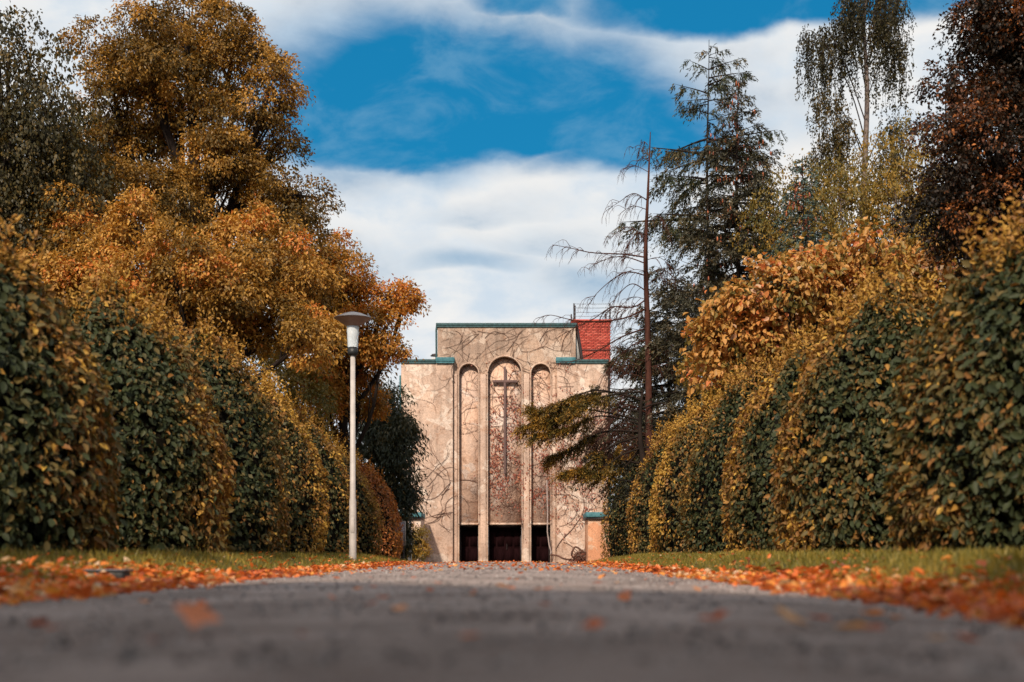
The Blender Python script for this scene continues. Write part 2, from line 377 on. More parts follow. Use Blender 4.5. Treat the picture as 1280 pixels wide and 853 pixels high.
xs = np.concatenate([[-900, -300, -120, -60, -30, -18], np.arange(-12, 12.01, .25), [18, 30, 60, 120, 300, 900]])
ys = np.concatenate([[-500, -120, -60, -30], np.arange(-15, 80, .5), [90, 110, 150, 250, 500, 1500]])
sheet(xs, ys, 0, 'ground', M['soil'])
rng = np.random.default_rng(5)
# road with slightly ragged edges
ys = np.arange(-14, 76.3, .35); us = np.linspace(-1, 1, 25)
gu, gy = np.meshgrid(us, ys)
wob = .07 * np.sin(gy * 1.3 + 1) + .05 * np.sin(gy * 3.7) + .03 * np.sin(gy * 9.1)
gx = RC + gu * (RH + wob * np.sign(gu) * .7)
gx = np.where(gy > 64, RC + gu * (RH + 2.6 * sstep((gy - 64) / 7)), gx)
v = np.stack([gx, gy, gz(gx, gy) + .012], -1).reshape(-1, 3)
v[:, 2] += .004 * np.sin(v[:, 0] * 5 + v[:, 1] * 3)
i = (np.arange(len(ys) - 1)[:, None] * 25 + np.arange(24)[None])
mb = MB(); mb.add(v, np.stack([i, i + 1, i + 26, i + 25], -1).reshape(-1, 4))
o = mb.build('road', M['asphalt'], None, True); o['kind'] = 'structure'

# grass blades on both verges
def grass():
    mb = MB(); n = 95000
    side = rng.integers(0, 2, n)
    y = 5 + 60 * rng.random(n) ** 1.7
    d = 2.6 * rng.random(n) ** .8
    x = np.where(side == 0, RC - RH - .02 - d, RC + RH + .02 + d)
    z = gz(x, y)
    patch = .5 + .5 * np.sin(x * 1.7 + 2 * np.sin(y * .8)) * np.cos(y * 1.1)
    L = (.045 + .06 * rng.random(n)) * (1 + .5 * patch)
    D = np.stack([rng.normal(0, .45, n), rng.normal(0, .45, n), np.ones(n)], -1)
    Nn = rng.normal(0, 1, (n, 3))
    mb.leaves(np.stack([x, y, z - .01], -1), D, Nn, L, .010, np.clip(.35 * patch + rng.random(n) * .7, 0, 1), curl=.25, fold=.05)
    o = mb.build('grass', M['grass'], None, kind='stuff'); o['label'] = 'short yellowing lawn grass on both verges'; o['category'] = 'grass'
grass()

# fallen leaves
LEAFM = []
for kx in range(6):
    r = np.random.default_rng(kx); mb = MB()
    n = 1; w = .8 + .2 * r.random()
    pts = [(0, 0, 0), (.18, .30, .05), (.40 * w, .42, .07), (.34 * w, .70, .02), (.14, .80, .04), (0, 1.0, -.05 + .25 * r.random()), (-.14, .80, .05), (-.36 * w, .68, .04), (-.40 * w, .40, .09), (-.2, .28, .04), (0, .5, -.04)]
    if kx % 2: pts = [(0, 0, 0), (.20, .12, .03), (.34, .35, .06), (.30, .62, .08), (.16, .84, .04), (0, 1.05, .12), (-.16, .84, .02), (-.30, .62, .10), (-.34, .35, .08), (-.2, .12, .03), (0, .5, -.05)]
    mb.add(pts, [(0, 1, 2, 10), (10, 2, 3, 4), (10, 4, 5, 6), (10, 6, 7, 8), (10, 8, 9, 0)], kx / 5)
    oo = mb.build('fallen_leaf', M['fallen']); LEAFM.append(oo.data); bpy.data.objects.remove(oo)
def leafmesh_tints(base, mat, tints):
    out = []
    for tv in tints:
        me = base.copy(); me.materials.clear(); me.materials.append(mat)
        me.attributes['tint'].data.foreach_set('value', np.full(len(me.polygons), tv, np.float32)); out.append(me)
    return out
FALL = sum([leafmesh_tints(m_, M['fallen'], (.15, .4, .6, .75, .9)) for m_ in LEAFM], [])
def put_leaf(x, y, s, me, label, group, r, lift=0.0):
    o = bpy.data.objects.new('fallen_leaf', me); C.objects.link(o)
    o.location = (x, y, float(gz(x, y)) + .018 + lift); o.rotation_euler = (r.normal(0, .25), r.normal(0, .25), r.random() * 6.28); o.scale = (s, s, s)
    tag(o, label, 'leaf', group)
def fallen():
    r = np.random.default_rng(11)
    # single leaves lying on the near asphalt: (px, py, size, tint, label)
    near = [(240, 826, .14, .6, 'large blurred orange leaf lying nearest the camera on the left half of the road'),
            (255, 783, .10, .6, 'orange leaf on the asphalt just behind the nearest left one'),
            (1005, 803, .13, .9, 'pale yellow orange leaf lying on the dark asphalt at the right'),
            (1090, 807, .10, .9, 'small yellow leaf beside the pale one on the right asphalt'),
            (890, 803, .12, .4, 'dark red leaf lying on the asphalt right of the road centre'),
            (545, 744, .075, .6, 'orange leaf lying alone near the centre of the road'),
            (640, 752, .10, .75, 'pale orange leaf lying in the middle of the road'),
            (415, 730, .07, .6, 'small orange leaf left of the road centre by the leaf drift'),
            (1106, 781, .08, .75, 'yellow orange leaf lying just off the right leaf drift'),
            (520, 733, .06, .4, 'small red leaf standing up on the road left of centre'),
            (780, 760, .05, .4, 'little brown red leaf on the road right of centre'),
            (455, 752, .06, .75, 'small tan leaf on the road near the left edge'),
            (1190, 815, .08, .4, 'faint brown leaf in the dark right foreground'),
            (60, 800, .08, .15, 'brown leaf in the dark left foreground')]
    for (px, py, s, tv, lab) in near:
        D = (CH - .03) * F / (py - HZ)
        k = [.15, .4, .6, .75, .9].index(tv); me = FALL[int(r.integers(0, 6)) * 5 + k]
        put_leaf(X(px, D), D, s, me, lab, None, r, .01)
    cnt = 0
    for q in range(110):
        y = (4.5 + 22 * r.random() ** 1.3) if q > 16 else 2.7 + 2.0 * r.random(); x = RC + RH * (2 * r.random() - 1)
        put_leaf(x, y, .045 + .03 * r.random(), FALL[int(r.integers(0, 30))], 'single orange or red leaf lying loose on the road', 'loose leaves scattered over the road', r)
    for q in range(176):
        sd = q % 2; y = 5.0 + 6.5 * r.random()
        d = -.25 + 1.0 * r.random()
        x = (RC - RH - d) if sd == 0 else (RC + RH + d)
        lab = ('curled orange leaf on top of the leaf drift along the left road edge' if sd == 0 else 'curled orange leaf on top of the leaf drift along the right road edge')
        put_leaf(x, y, .07 + .03 * r.random(), FALL[int(r.integers(0, 30))], lab, 'leaves on the left drift' if sd == 0 else 'leaves on the right drift', r, .03 + .02 * r.random())
    # the rest, past counting
    n = 29000; side = r.integers(0, 2, n)
    y = 3.5 + 62 * r.random(n) ** 1.9
    wd = np.where(y < 14, 1.0, .30) * np.where(side == 0, 1.15, .8); core = r.random(n) < .88
    off = np.where(core, wd * (r.normal(.16, .26, n) + .10 * np.sin(y * 1.3)), r.random(n) ** 1.5 * 2.6)
    x = np.where(side == 0, RC - RH - off, RC + RH + off)
    keep = (np.abs(off) < .9) | (r.random(n) < .35)
    x, y = x[keep], y[keep]; n = len(x)
    xr = RC + RH * (2 * r.random(800) - 1); yr = 14 + 24 * r.random(800)
    x = np.concatenate([x, xr]); y = np.concatenate([y, yr]); n2 = len(x)
    onroad = np.arange(n2) >= n
    z = gz(x, y) + .018 + np.where(onroad, 0, .05 * r.random(n2) ** 1.5)
    D = np.stack([r.normal(0, 1, n2), r.normal(0, 1, n2), r.normal(0, .28, n2)], -1)
    Nn = np.stack([r.normal(0, .4, n2), r.normal(0, .4, n2), np.ones(n2)], -1)
    L = .040 + .055 * r.random(n2); L = np.where(onroad, .04 + .03 * r.random(n2), L)
    mb = MB(); mb.leaves(np.stack([x, y, z], -1), D, Nn, L, L * .62, np.clip(.5 + .30 * np.sin(x * 4.1 + 2 * np.sin(y * 1.9)) * np.cos(y * 2.3) + r.normal(0, .28, n2), 0, 1), six=True, curl=.0, fold=.3)
    o = mb.build('fallen_leaves', M['fallen'], None, kind='stuff'); o['label'] = 'drifts of orange fallen leaves along both road edges'; o['category'] = 'leaves'
fallen()

# ------------------------------------------------------------------ building
BD = 75.0; BZ = -0.75
def bx(px): return X(px, BD)
def bz(py): return Z(py, BD)
church = thing('church', 'tall plastered church with three arched niches and dark doorways at the road end', 'church', (bx(631), BD, -.5))
YW = BD - .32       # face of the wings
YC = BD             # face of the middle
YN = BD + .34       # back of the niches
def slab(name, mat, lo, hi, par=church, bev=0.0):
    mb = MB(); mb.box(lo, hi); o = mb.build(name, mat, par)
    if bev: bevel(o, bev)
    return o
def cut_wall(name, mat, outer, holes, y, depth, par):
    cu = bpy.data.curves.new('tmp', 'CURVE'); cu.dimensions = '2D'; cu.fill_mode = 'BOTH'; cu.extrude = depth / 2
    for loop in [outer] + holes:
        s = cu.splines.new('POLY'); s.points.add(len(loop) - 1); s.use_cyclic_u = True
        for i, (a_, b_) in enumerate(loop): s.points[i].co = (a_, b_, 0, 1)
    oc = bpy.data.objects.new('tmp', cu); C.objects.link(oc)
    dg = bpy.context.evaluated_depsgraph_get(); me = bpy.data.meshes.new_from_object(oc.evaluated_get(dg)); me.name = name
    bpy.data.objects.remove(oc)
    pl = par.location
    for vv in me.vertices:
        a_, b_, c_ = vv.co; vv.co = (a_ - pl[0], y + depth / 2 - c_ - pl[1], b_ - pl[2])
    me.materials.clear(); me.materials.append(mat)
    o = bpy.data.objects.new(name, me); C.objects.link(o); o.parent = par; return o
def arch(x0, x1, ztop, zb):
    r_ = (x1 - x0) / 2; cx = (x0 + x1) / 2; zc = ztop - r_
    p = [(x0, zb), (x1, zb)]
    p += [(cx + r_ * math.cos(q), zc + r_ * math.sin(q)) for q in np.linspace(0, math.pi, 25)]
    return p
NI = [(574, 598, 455), (610, 652, 446), (664, 688, 455)]
holes = [arch(bx(a_), bx(b_), bz(c_), -0.6) for a_, b_, c_ in NI]
x0, x1 = bx(560), bx(702)
outer = [(x0, BZ), (x1, BZ), (x1, bz(452)), (bx(719.5), bz(452)), (bx(719.5), bz(407)), (bx(547), bz(407)), (bx(547), bz(452)), (x0, bz(452))]
# lower portal piece and upper wall in one cut sheet
fw = cut_wall('wall', M['plaster_top'], outer, holes, YC, .32, church)
fw['label'] = 'middle wall with the three arched niches, taller than its sides'
for (a_, b_, c_) in NI:
    slab('niche_panel', M['niche'], (bx(a_) - .05, YN, bz(655)), (bx(b_) + .05, YN + .3, bz(c_) + .1))
    # little moulding round every arch
    mb = MB(); pts = [(px_, YC - .02, pz_) for px_, pz_ in arch(bx(a_) - .03, bx(b_) + .03, bz(c_) + .03, bz(655))[2:]]
    pts = [(pts[0][0], YC - .02, bz(655))] + pts + [(pts[-1][0], YC - .02, bz(655))]
    mb.tube(pts, .045, 4); mb.build('arch_moulding', M['plaster'], church)
    w_ = slab('lintel', M['plaster'], (bx(a_) + .01, YN - .06, bz(655) - .05), (bx(b_) - .01, YN - .005, bz(655) + .06))
# pilasters between the niches, standing a little proud
for (a_, b_) in ((567.5, 571.5), (600.5, 607.5), (654.5, 661.5), (690.5, 694.5)):
    slab('pilaster', M['plaster'], (bx(a_), YC - .07, BZ), (bx(b_), YC - .003, bz(468)), bev=.02)
# doorways
for k, (a_, b_, c_) in enumerate(NI):
    xa, xb = bx(a_), bx(b_); yb = YN + .75
    mb = MB()
    mb.box((xa - .3, YC + .325, BZ), (xa - .003, yb, bz(655) - .06)); mb.box((xb + .003, YC + .325, BZ), (xb + .3, yb, bz(655) - .06))
    mb.box((xa - .3, YN + .31, bz(655) - .058), (xb + .3, yb, bz(655) + .1))
    mb.build('porch_recess', M['darkin'], church)  # recess sides and top lined in near black
    dr = MB(); dr.box((xa, yb, BZ), (xb, yb + .08, bz(655)))
    d = dr.build('door', M['door'], church)
    n_ = 2 if k != 1 else 4
    for q in range(n_):
        pw = (xb - xa) / n_
        for (za, zb_) in ((-.25, .55), (.68, 1.5)):
            mb = MB(); mb.box((xa + q * pw + .05, yb - .03, za), (xa + (q + 1) * pw - .05, yb - .002, zb_)); mb.build('panel', M['door'], d)
    mb = MB(); mb.box((xa - .02, yb - .06, bz(655) - .16), (xb + .02, yb - .035, bz(655) - .062)); mb.box((xa + .002, yb - .06, BZ), (xa + .07, yb - .035, bz(655) - .162)); mb.box((xb - .07, yb - .06, BZ), (xb - .002, yb - .035, bz(655) - .162)); mb.build('door_frame', M['steel'], d)
    if k == 1:
        mb = MB(); mb.tube([(bx(631) + .1, yb - .1, .5), (bx(631) + .1, yb - .1, .8)], .02, 6); mb.build('handle', M['steel'], d)
# wings
slab('wing_wall', M['plaster'], (bx(502), YW, BZ), (bx(566.5), BD + 14, bz(453.5)), bev=.03)['label'] = 'left side wall, streaked with brown stains'
slab('wing_wall', M['plaster'], (bx(696), YW, BZ), (bx(759.5), BD + 14, bz(453.5)), bev=.03)['label'] = 'right side wall, patched and grown with red creeper'
slab('back_block', M['plaster_top'], (bx(547) + .002, YC + .40, bz(500)), (bx(719.5) - .002, BD + 14, bz(407) - .01))
# copings
def coping(a_, b_, py, y0, y1, h=.13, mat='copper_green'):
    mb = MB(); mb.box((bx(a_), y0, bz(py) - h), (bx(b_), y1, bz(py)))
    mb.box((bx(a_) + .02, y0 + .03, bz(py) - h - .09), (bx(b_) - .02, y0 + .07, bz(py) - h - .002))
    o_ = mb.build('coping', M[mat], church); bevel(o_, .012)
coping(545, 721, 404.2, YC - .10, BD + 14.1)
coping(500.5, 546, 450.5, YW - .10, BD + 14.1)
coping(545.2, 568.5, 448.2, YW - .16, YC - .003, .22, 'turq')
coping(694.5, 719, 448.2, YW - .16, YC - .003, .22, 'turq')
coping(719.2, 761, 450.5, YW - .10, BD + 14.1)
# downpipes
for (px, a_, b_, mat) in ((500.6, 470, 700, 'turq'), (761, 458, 640, 'black'), (762.4, 560, 700, 'turq')):
    mb = MB(); mb.tube([(bx(px), YW + .2, bz(b_)), (bx(px), YW + .2, bz(a_))], .05 if mat != 'black' else .07, 8)
    for zz in np.arange(bz(b_) + 1, bz(a_), 2.2): mb.box((bx(px) - .08, YW + .12, zz), (bx(px) + .08, YW + .28, zz + .06))
    mb.build('downpipe', M[mat], church)
# gutter pipe by the tall middle block
mb = MB(); mb.tube([(bx(546), YC + .1, bz(406)), (bx(545.2), YC + .1, bz(412)), (bx(545.4), YC + .1, bz(446))], .05, 8); mb.build('downpipe', M['copper_green'], church)
# roof housing left, with small hood
mb = MB(); mb.box((bx(536.5), BD + 2, bz(452)), (bx(546.8), BD + 4, bz(440.5))); bevel(mb.build('roof_hatch', M['whitebox'], church), .03)
mb = MB(); mb.tube([(bx(543), BD + 1.5, bz(450)), (bx(543), BD + 1.5, bz(440))], .03, 6); mb.lathe((bx(542), BD + 1.5, bz(440)), [(.001, .12), (.16, .09), (.26, 0), (.24, -.03), (.001, -.01)], 16); mb.build('vent_hood', M['steel'], church)
# slanted parapet behind the right shoulder
mb = MB()
zt, zb_ = bz(404), bz(451)
mb.add([(bx(720), YC + .3, zb_), (bx(729), YC + .3, zb_), (bx(720.6), YC + .3, zt), (bx(720), YC + .3, zt), (bx(720), YC + .6, zb_), (bx(729), YC + .6, zb_), (bx(720.6), YC + .6, zt), (bx(720), YC + .6, zt)],
       [(0, 1, 2, 3), (4, 7, 6, 5), (1, 5, 6, 2), (0, 3, 7, 4), (3, 2, 6, 7), (0, 4, 5, 1)])
mb.build('slanted_parapet', M['whitebox'], church)
mb = MB(); mb.tube([(bx(728), YC + .22, zb_), (bx(720.5), YC + .22, zt)], .085, 4); mb.build('parapet_flashing', M['steel'], church)
# red brick stair tower with railing, behind
TD = 80.0
tw = thing('brick_tower', 'red brick rooftop tower with wire railing behind the right shoulder of the church', 'tower', (X(744, TD), TD + 1, -.5))
tx0, tx1 = X(716, TD), X(763.5, TD); tzt = Z(401, TD)
mb = MB(); mb.box((tx0 + .03, TD + .03, BZ), (tx1 - .03, TD + 4, tzt - .05)); mb.build('core_wall', M['mortar'], tw)
mb = MB(); r = np.random.default_rng(3)
bw, bh = .26, .088; rows = int(3.6 / bh)
for q in range(rows):
    zz = tzt - .06 - (q + 1) * bh; xo = tx0 + (-.13 if q % 2 else 0)
    for k in range(int((tx1 - tx0) / bw) + 1):
        xa = max(tx0, xo + k * bw + .008); xb = min(tx1, xo + (k + 1) * bw - .008)
        if xb - xa < .04: continue
        pr = r.random() * .012
        mb.box((xa, TD - pr, zz + .008), (xb, TD + .029, zz + bh - .006), float(np.clip(.5 + r.normal(0, .25), 0, 1)))
mb.build('brick_courses', M['brick'], tw, kind='stuff')
mb = MB(); mb.box((tx0 - .05, TD - .08, tzt - .05), (tx1 + .05, TD + 4.05, tzt + .06)); mb.build('cap', M['brick'], tw)
mb = MB(); mb.box((tx0 + .35, TD - .03, Z(438.5, TD)), (tx1, TD - .012, Z(437, TD))); mb.build('ledge', M['steel'], tw)
for (px, yy) in ((717.5, TD), (719.5, TD + .7), (762.5, TD), (762.5, TD + 3.6), (717.5, TD + 3.6)):
    mb = MB(); mb.tube([(X(px, TD), yy, tzt), (X(px, TD), yy, Z(379.5, TD))], .04, 6); mb.build('railing_post', M['steel'], tw)
for py in (380, 385, 390.5, 395.5):
    mb = MB(); mb.tube([(X(717.5, TD), TD, Z(py, TD)), (X(740, TD), TD, Z(py + .3, TD)), (X(762.5, TD), TD, Z(py, TD))], .022, 5); mb.build('railing_wire', M['wire'], tw)

# cross
cr = thing('wall_cross', 'tall slender latin cross of purplish weathered timber fixed in the middle niche', 'cross', (bx(631), YN - .2, bz(592)))
mb = MB(); mb.box((bx(629.6), YN - .24, bz(592)), (bx(632.4), YN - .12, bz(458))); bevel(mb.build('upright', M['crosswood'], cr), .012)
mb = MB(); mb.box((bx(615.5), YN - .255, bz(478)), (bx(646.5), YN - .105, bz(475))); bevel(mb.build('crossbar', M['crosswood'], cr), .012)
mb = MB()
for py in (465, 520, 580): mb.tube([(bx(631), YN - .13, bz(py)), (bx(631), YN + .02, bz(py))], .03, 6)
mb.build('bracket', M['steel'], cr)

# low side walls with turquoise coping
for (pa, pb, D, lab, mt) in ((734, 775, 70.0, 'low rust streaked wall pier with turquoise cap right of the doors', 'rust'),
                             (494, 526, 71.0, 'low plastered wall pier with turquoise cap left of the doors', 'plaster')):
    w = thing('gate_pier', lab, 'wall', (X((pa + pb) / 2, D), D, -.5))
    mb = MB(); mb.box((X(pa + 1, D), D, BZ), (X(pb, D), D + 3, Z(647, D))); bevel(mb.build('wall', M[mt], w), .02)
    mb = MB(); mb.box((X(pa - 1.5, D), D - .18, Z(646.8, D)), (X(pb + 1, D), D + 3, Z(640.5, D))); bevel(mb.build('coping', M['turq'], w), .03)
    mb = MB(); mb.box((X(pa - 1.2, D), D - .12, Z(649.5, D)), (X(pb + .5, D), D + 2.9, Z(646.9, D))); mb.build('drip_edge', M['steel'], w)

# ------------------------------------------------------------------ creeper on the facade
def facade_y(x, z):
    px = x / BD * F + 640
    if px < 566.5 or px > 696:
        return YW if z < bz(452) else YC
    for (a_, b_, c_) in NI:
        if a_ < px < b_ and z < bz(c_):
            r_ = (b_ - a_) / 2; cx_ = (a_ + b_) / 2; pyc = c_ + r_; py = HZ - (z - CH) / BD * F
            if py < pyc and (px - cx_) ** 2 + (py - pyc) ** 2 > r_ * r_: return YC
            return YN if z > bz(655) else YC - .3
    return YC
vine = thing('climbing_vine', 'leafless creeper with thin brown stems and small red leaves spreading over the church front', 'vine', (bx(688), YC - .1, -.5))
rv = random.Random(4); vm = MB(); vl_P = []
def walk(px, py, ang, ln, rad, depth, turn=.35, leafy=0.0):
    x, z = bx(px), bz(py); pts = []; step = .16; n = max(3, int(ln / step)); y = facade_y(x, z) - .04
    curl = rv.uniform(-.12, .12)
    for k in range(n):
        curl += rv.gauss(0, .06); curl *= .93; ang += curl + rv.gauss(0, turn * .5)
        x += math.cos(ang) * step; z += math.sin(ang) * step
        if x < bx(503) or x > bx(758) or z < -.4 or (z < bz(657) and any(bx(q_[0]) - .02 < x < bx(q_[1]) + .02 for q_ in NI)) or z > bz(409) or (z > bz(453) and not bx(549) < x < bx(718)): break
        ty = facade_y(x, z) - .035; y += (ty - y) * .8
        pts.append((x, min(y, ty + .001) if ty < y else y, z))
        if leafy and rv.random() < leafy:
            for _ in range(rv.randint(1, 4)): vl_P.append((x + rv.gauss(0, .10), y - .03, z + rv.gauss(0, .10)))
        if depth > 0 and rv.random() < .085:
            walk(x / BD * F + 640, HZ - (z - CH) / BD * F, ang + rv.choice((-1, 1)) * rv.uniform(.4, 1.1), ln * (1 - k / n) * rv.uniform(.3, .8) + .5, rad * .7, depth - 1, turn, leafy)
    if len(pts) > 2: vm.tube(pts, np.linspace(rad, rad * .45, len(pts)) * .62, 4)
pi = math.pi
# rising trunk by the right doorway
for q in range(3): walk(689 + q, 706, pi / 2 + .02 * q, 9, .035, 3, .10, .10)
walk(652, 660, pi / 2, 7, .028, 3, .12, .2); walk(598, 660, pi / 2, 6, .024, 3, .15, .05)
for (px, py, a0, ln, rd, lf) in ((560, 640, pi * .8, 3, .03, 0), (566, 650, pi * .9, 3, .028, 0), (566, 610, pi * .95, 3, .028, 0), (530, 610, 0, 3, .022, 0), (525, 655, .1, 3, .022, 0),
        (570, 640, pi * 1.02, 2.6, .022, 0), (548, 620, .2, 4, .025, 0), (520, 600, -.3, 3, .022, 0), (600, 605, pi * .95, 4, .03, 0), (545, 520, 1.2, 3, .014, 0)):
    walk(px, py, a0, ln, rd, 3, .5, lf)
for k in range(34):   # tall block
    walk(rv.uniform(550, 716), rv.uniform(412, 452), rv.uniform(0, 6.28), rv.uniform(1.5, 5), rv.uniform(.012, .024), 2, .4, 0)
for k in range(64):   # middle niche
    walk(rv.uniform(612, 650), rv.uniform(465, 640), rv.uniform(0, 6.28), rv.uniform(1.2, 3.5), rv.uniform(.012, .022), 2, .5, .10 if k % 2 else .02)
for k in range(30):   # right niche and around
    walk(rv.uniform(655, 695), rv.uniform(465, 640), rv.uniform(0, 6.28), rv.uniform(1.5, 4), rv.uniform(.012, .022), 2, .4, .12)
for k in range(34):   # right wing
    walk(rv.uniform(698, 756), rv.uniform(465, 640), rv.uniform(0, 6.28), rv.uniform(1.2, 4), rv.uniform(.011, .020), 2, .4, .14)
for k in range(12):   # left niche
    walk(rv.uniform(575, 600), rv.uniform(470, 640), rv.uniform(0, 6.28), rv.uniform(1, 3), rv.uniform(.010, .015), 1, .5, 0)
for k in range(8): walk(rv.uniform(510, 560), rv.uniform(500, 640), rv.uniform(0, 6.28), rv.uniform(1, 2.6), .011, 1, .5, 0)
vm.build('stem', M['vine'], vine)
for k in range(3600):
    px = rv.uniform(612, 758); py = rv.triangular(480, 655, 585)
    if px < 655 or rv.random() < .8:
        x, z = bx(px), bz(py); vl_P.append((x, facade_y(x, z) - .06, z))
VP = np.array(vl_P); r = np.random.default_rng(8); n = len(VP)
# keep them in loose clumps
cl = np.sin(VP[:, 0] * 3.1 + 1.3 * np.sin(VP[:, 2] * 2.2)) * np.cos(VP[:, 2] * 2.7 + VP[:, 0]) + r.normal(0, .35, n)
VP = VP[cl > -.1]; n = len(VP)
mb = MB(); mb.leaves(VP, np.stack([r.normal(0, .5, n), r.normal(0, .3, n) - .2, r.normal(-.8, .4, n)], -1), np.stack([r.normal(0, .3, n), -np.ones(n), r.normal(0, .4, n)], -1), .075 + .055 * r.random(n), .07, r.random(n))
mb.build('leaf', M['vineleaf'], vine, kind='stuff')
mb = MB(); mb.tube([P3(px, py, BD - .45) for px, py in ((683.5, 600), (684.5, 640), (684.2, 665), (686.5, 682), (689, 690), (688, 694))], .032, 6)
mb.build('pale_stem', M['palevine'], vine)
# tangle of dead stems at the foot of the right wall
tg = thing('dead_creeper_bush', 'low tangled reddish dead bush with arching bare stems at the foot of the church wall', 'bush', (X(722, 72), 72, -.5))
mb = MB()
def smoothpts(p, n=24):
    p = np.array(p, float); tt = np.linspace(0, len(p) - 1, n); out = []
    for q in tt:
        i = min(int(q), len(p) - 2); f_ = q - i
        p0, p1, p2, p3 = p[max(i - 1, 0)], p[i], p[i + 1], p[min(i + 2, len(p) - 1)]
        out.append(.5 * (2 * p1 + (p2 - p0) * f_ + (2 * p0 - 5 * p1 + 4 * p2 - p3) * f_ ** 2 + (3 * p1 - p0 - 3 * p2 + p3) * f_ ** 3))
    return np.array(out)
mb.tube(smoothpts([P3(px, py, 72.0) for px, py in ((688, 693.5), (697, 695), (706, 699), (718, 699.5), (714.5, 694), (716.5, 687), (720, 684), (727, 688.5), (736, 697), (744, 709))], 40), .05, 6)
for q in range(5): mb.tube(smoothpts([P3(718 + q * 3, 708, 72), P3(720 + rv.uniform(-4, 6), 696, 71.8), P3(728 + rv.uniform(-6, 8), 692 + rv.uniform(-3, 4), 71.6), P3(735 + rv.uniform(-4, 8), 703, 71.5)], 14), .03, 5)
for q in range(150):
    c_ = np.array(P3(rv.gauss(727, 6), rv.uniform(692, 708), 72 + rv.gauss(0, .3))); d = np.array([rv.gauss(0, 1), rv.gauss(0, .6), rv.gauss(.5, .7)]); d /= np.linalg.norm(d)
    mb.tube([c_, c_ + d * .15 + [0, 0, .02], c_ + d * .34], [.016, .012, .006], 4)
mb.build('stem', M['vine'], tg)
n = 500; r = np.random.default_rng(9)
Pp = np.stack([X(727, 72) + r.normal(0, .30, n), 72 + r.normal(0, .3, n), Z(702, 72) + r.normal(0, .22, n)], -1)
mb = MB(); mb.leaves(Pp, r.normal(0, 1, (n, 3)), r.normal(0, 1, (n, 3)), .09, .06, r.random(n) * .8); mb.build('foliage', M['vineleaf'], tg)

# ------------------------------------------------------------------ street lamps
def lamp(px, D, ptop, label):
    x = X(px, D); z0 = float(gz(x, D)); zt = Z(ptop, D)
    L = thing('street_lamp', label, 'street lamp', (x, D, z0), 'park lamps beside the road')
    zc = zt - .86
    mb = MB(); mb.lathe((x, D, z0), [(.075, -.2), (.075, .02), (.07, 1.2), (.058, 1.25), (.048, zc - z0), (.001, zc - z0)], 20); mb.build('pole', M['pole'], L, True)
    mb = MB(); mb.box((x - .035, D - .079, z0 + .55), (x + .035, D - .068, z0 + .85)); bevel(mb.build('service_door', M['pole'], L), .004)
    mb = MB(); mb.lathe((x, D, zc), [(.001, -.01), (.085, -.01), (.105, .03), (.105, .15), (.001, .15)], 24); mb.build('collar', M['black'], L)
    mb = MB(); mb.lathe((x, D, zc), [(.105, .152), (.112, .35), (.125, .58), (.001, .58)], 28); mb.build('glass_cylinder', M['glass'], L, True)
    mb = MB(); mb.lathe((x, D, zc), [(.001, .86), (.09, .855), (.20, .825), (.36, .76), (.385, .74)], 36); h = mb.build('lamp_hood', M['hat'], L, True)
    mb = MB(); mb.lathe((x, D, zc), [(.385, .738), (.30, .69), (.17, .60), (.128, .575)], 36); mb.build('reflector', M['hatin'], h, True)
    return L
lamp(441, 29.0, 390.5, 'tall pale park lamp with wide metal hood beside the left hedges')
lamp(512.5, 60.0, 541.5, 'distant park lamp whose flat hood shows beside the dark conifer before the church')

# notice board
nb = thing('notice_board', 'small grey notice board on dark posts at the end of the left hedge row', 'sign', (X(500, 50.5), 50.5, float(gz(-3.9, 50.5))))
z0 = float(gz(-3.9, 50.5))
mb = MB(); mb.box((X(495, 50.5), 50.5, Z(681, 50.5)), (X(506, 50.5), 50.54, Z(652.5, 50.5))); mb.build('board', M['notice'], nb)
mb = MB()
for (a_, b_, c_, d_) in ((494, 495, 682, 651.5), (506, 507, 682, 651.5)): mb.box((X(a_, 50.5), 50.48, Z(c_, 50.5)), (X(b_, 50.5), 50.56, Z(d_, 50.5)))
mb.box((X(495, 50.5), 50.48, Z(652.4, 50.5)), (X(506, 50.5), 50.56, Z(651.5, 50.5))); mb.box((X(495, 50.5), 50.48, Z(682, 50.5)), (X(506, 50.5), 50.56, Z(681.1, 50.5)))
mb.build('frame', M['pole'], nb)
for px in (496.5, 504.5):
    mb = MB(); mb.tube([(X(px, 50.5), 50.6, z0 - .1), (X(px, 50.5), 50.6, Z(653, 50.5))], .025, 6); mb.build('post', M['steel'], nb)

# low dark fitting in the leaves, left
D = 10.2; x = X(135, D); z0 = float(gz(x, D))
gf = thing('ground_fitting', 'low flat dark box half buried in orange leaves at the left road edge', 'box', (x, D, z0))
mb = MB(); mb.box((x - .15, D - .10, z0 - .03), (x + .14, D + .12, z0 + .075)); bevel(mb.build('casing', M['sill'], gf), .012)
mb = MB(); mb.box((x - .16, D - .11, z0 + .077), (x + .15, D + .13, z0 + .092)); bevel(mb.build('lid', M['lidm'], gf), .005)

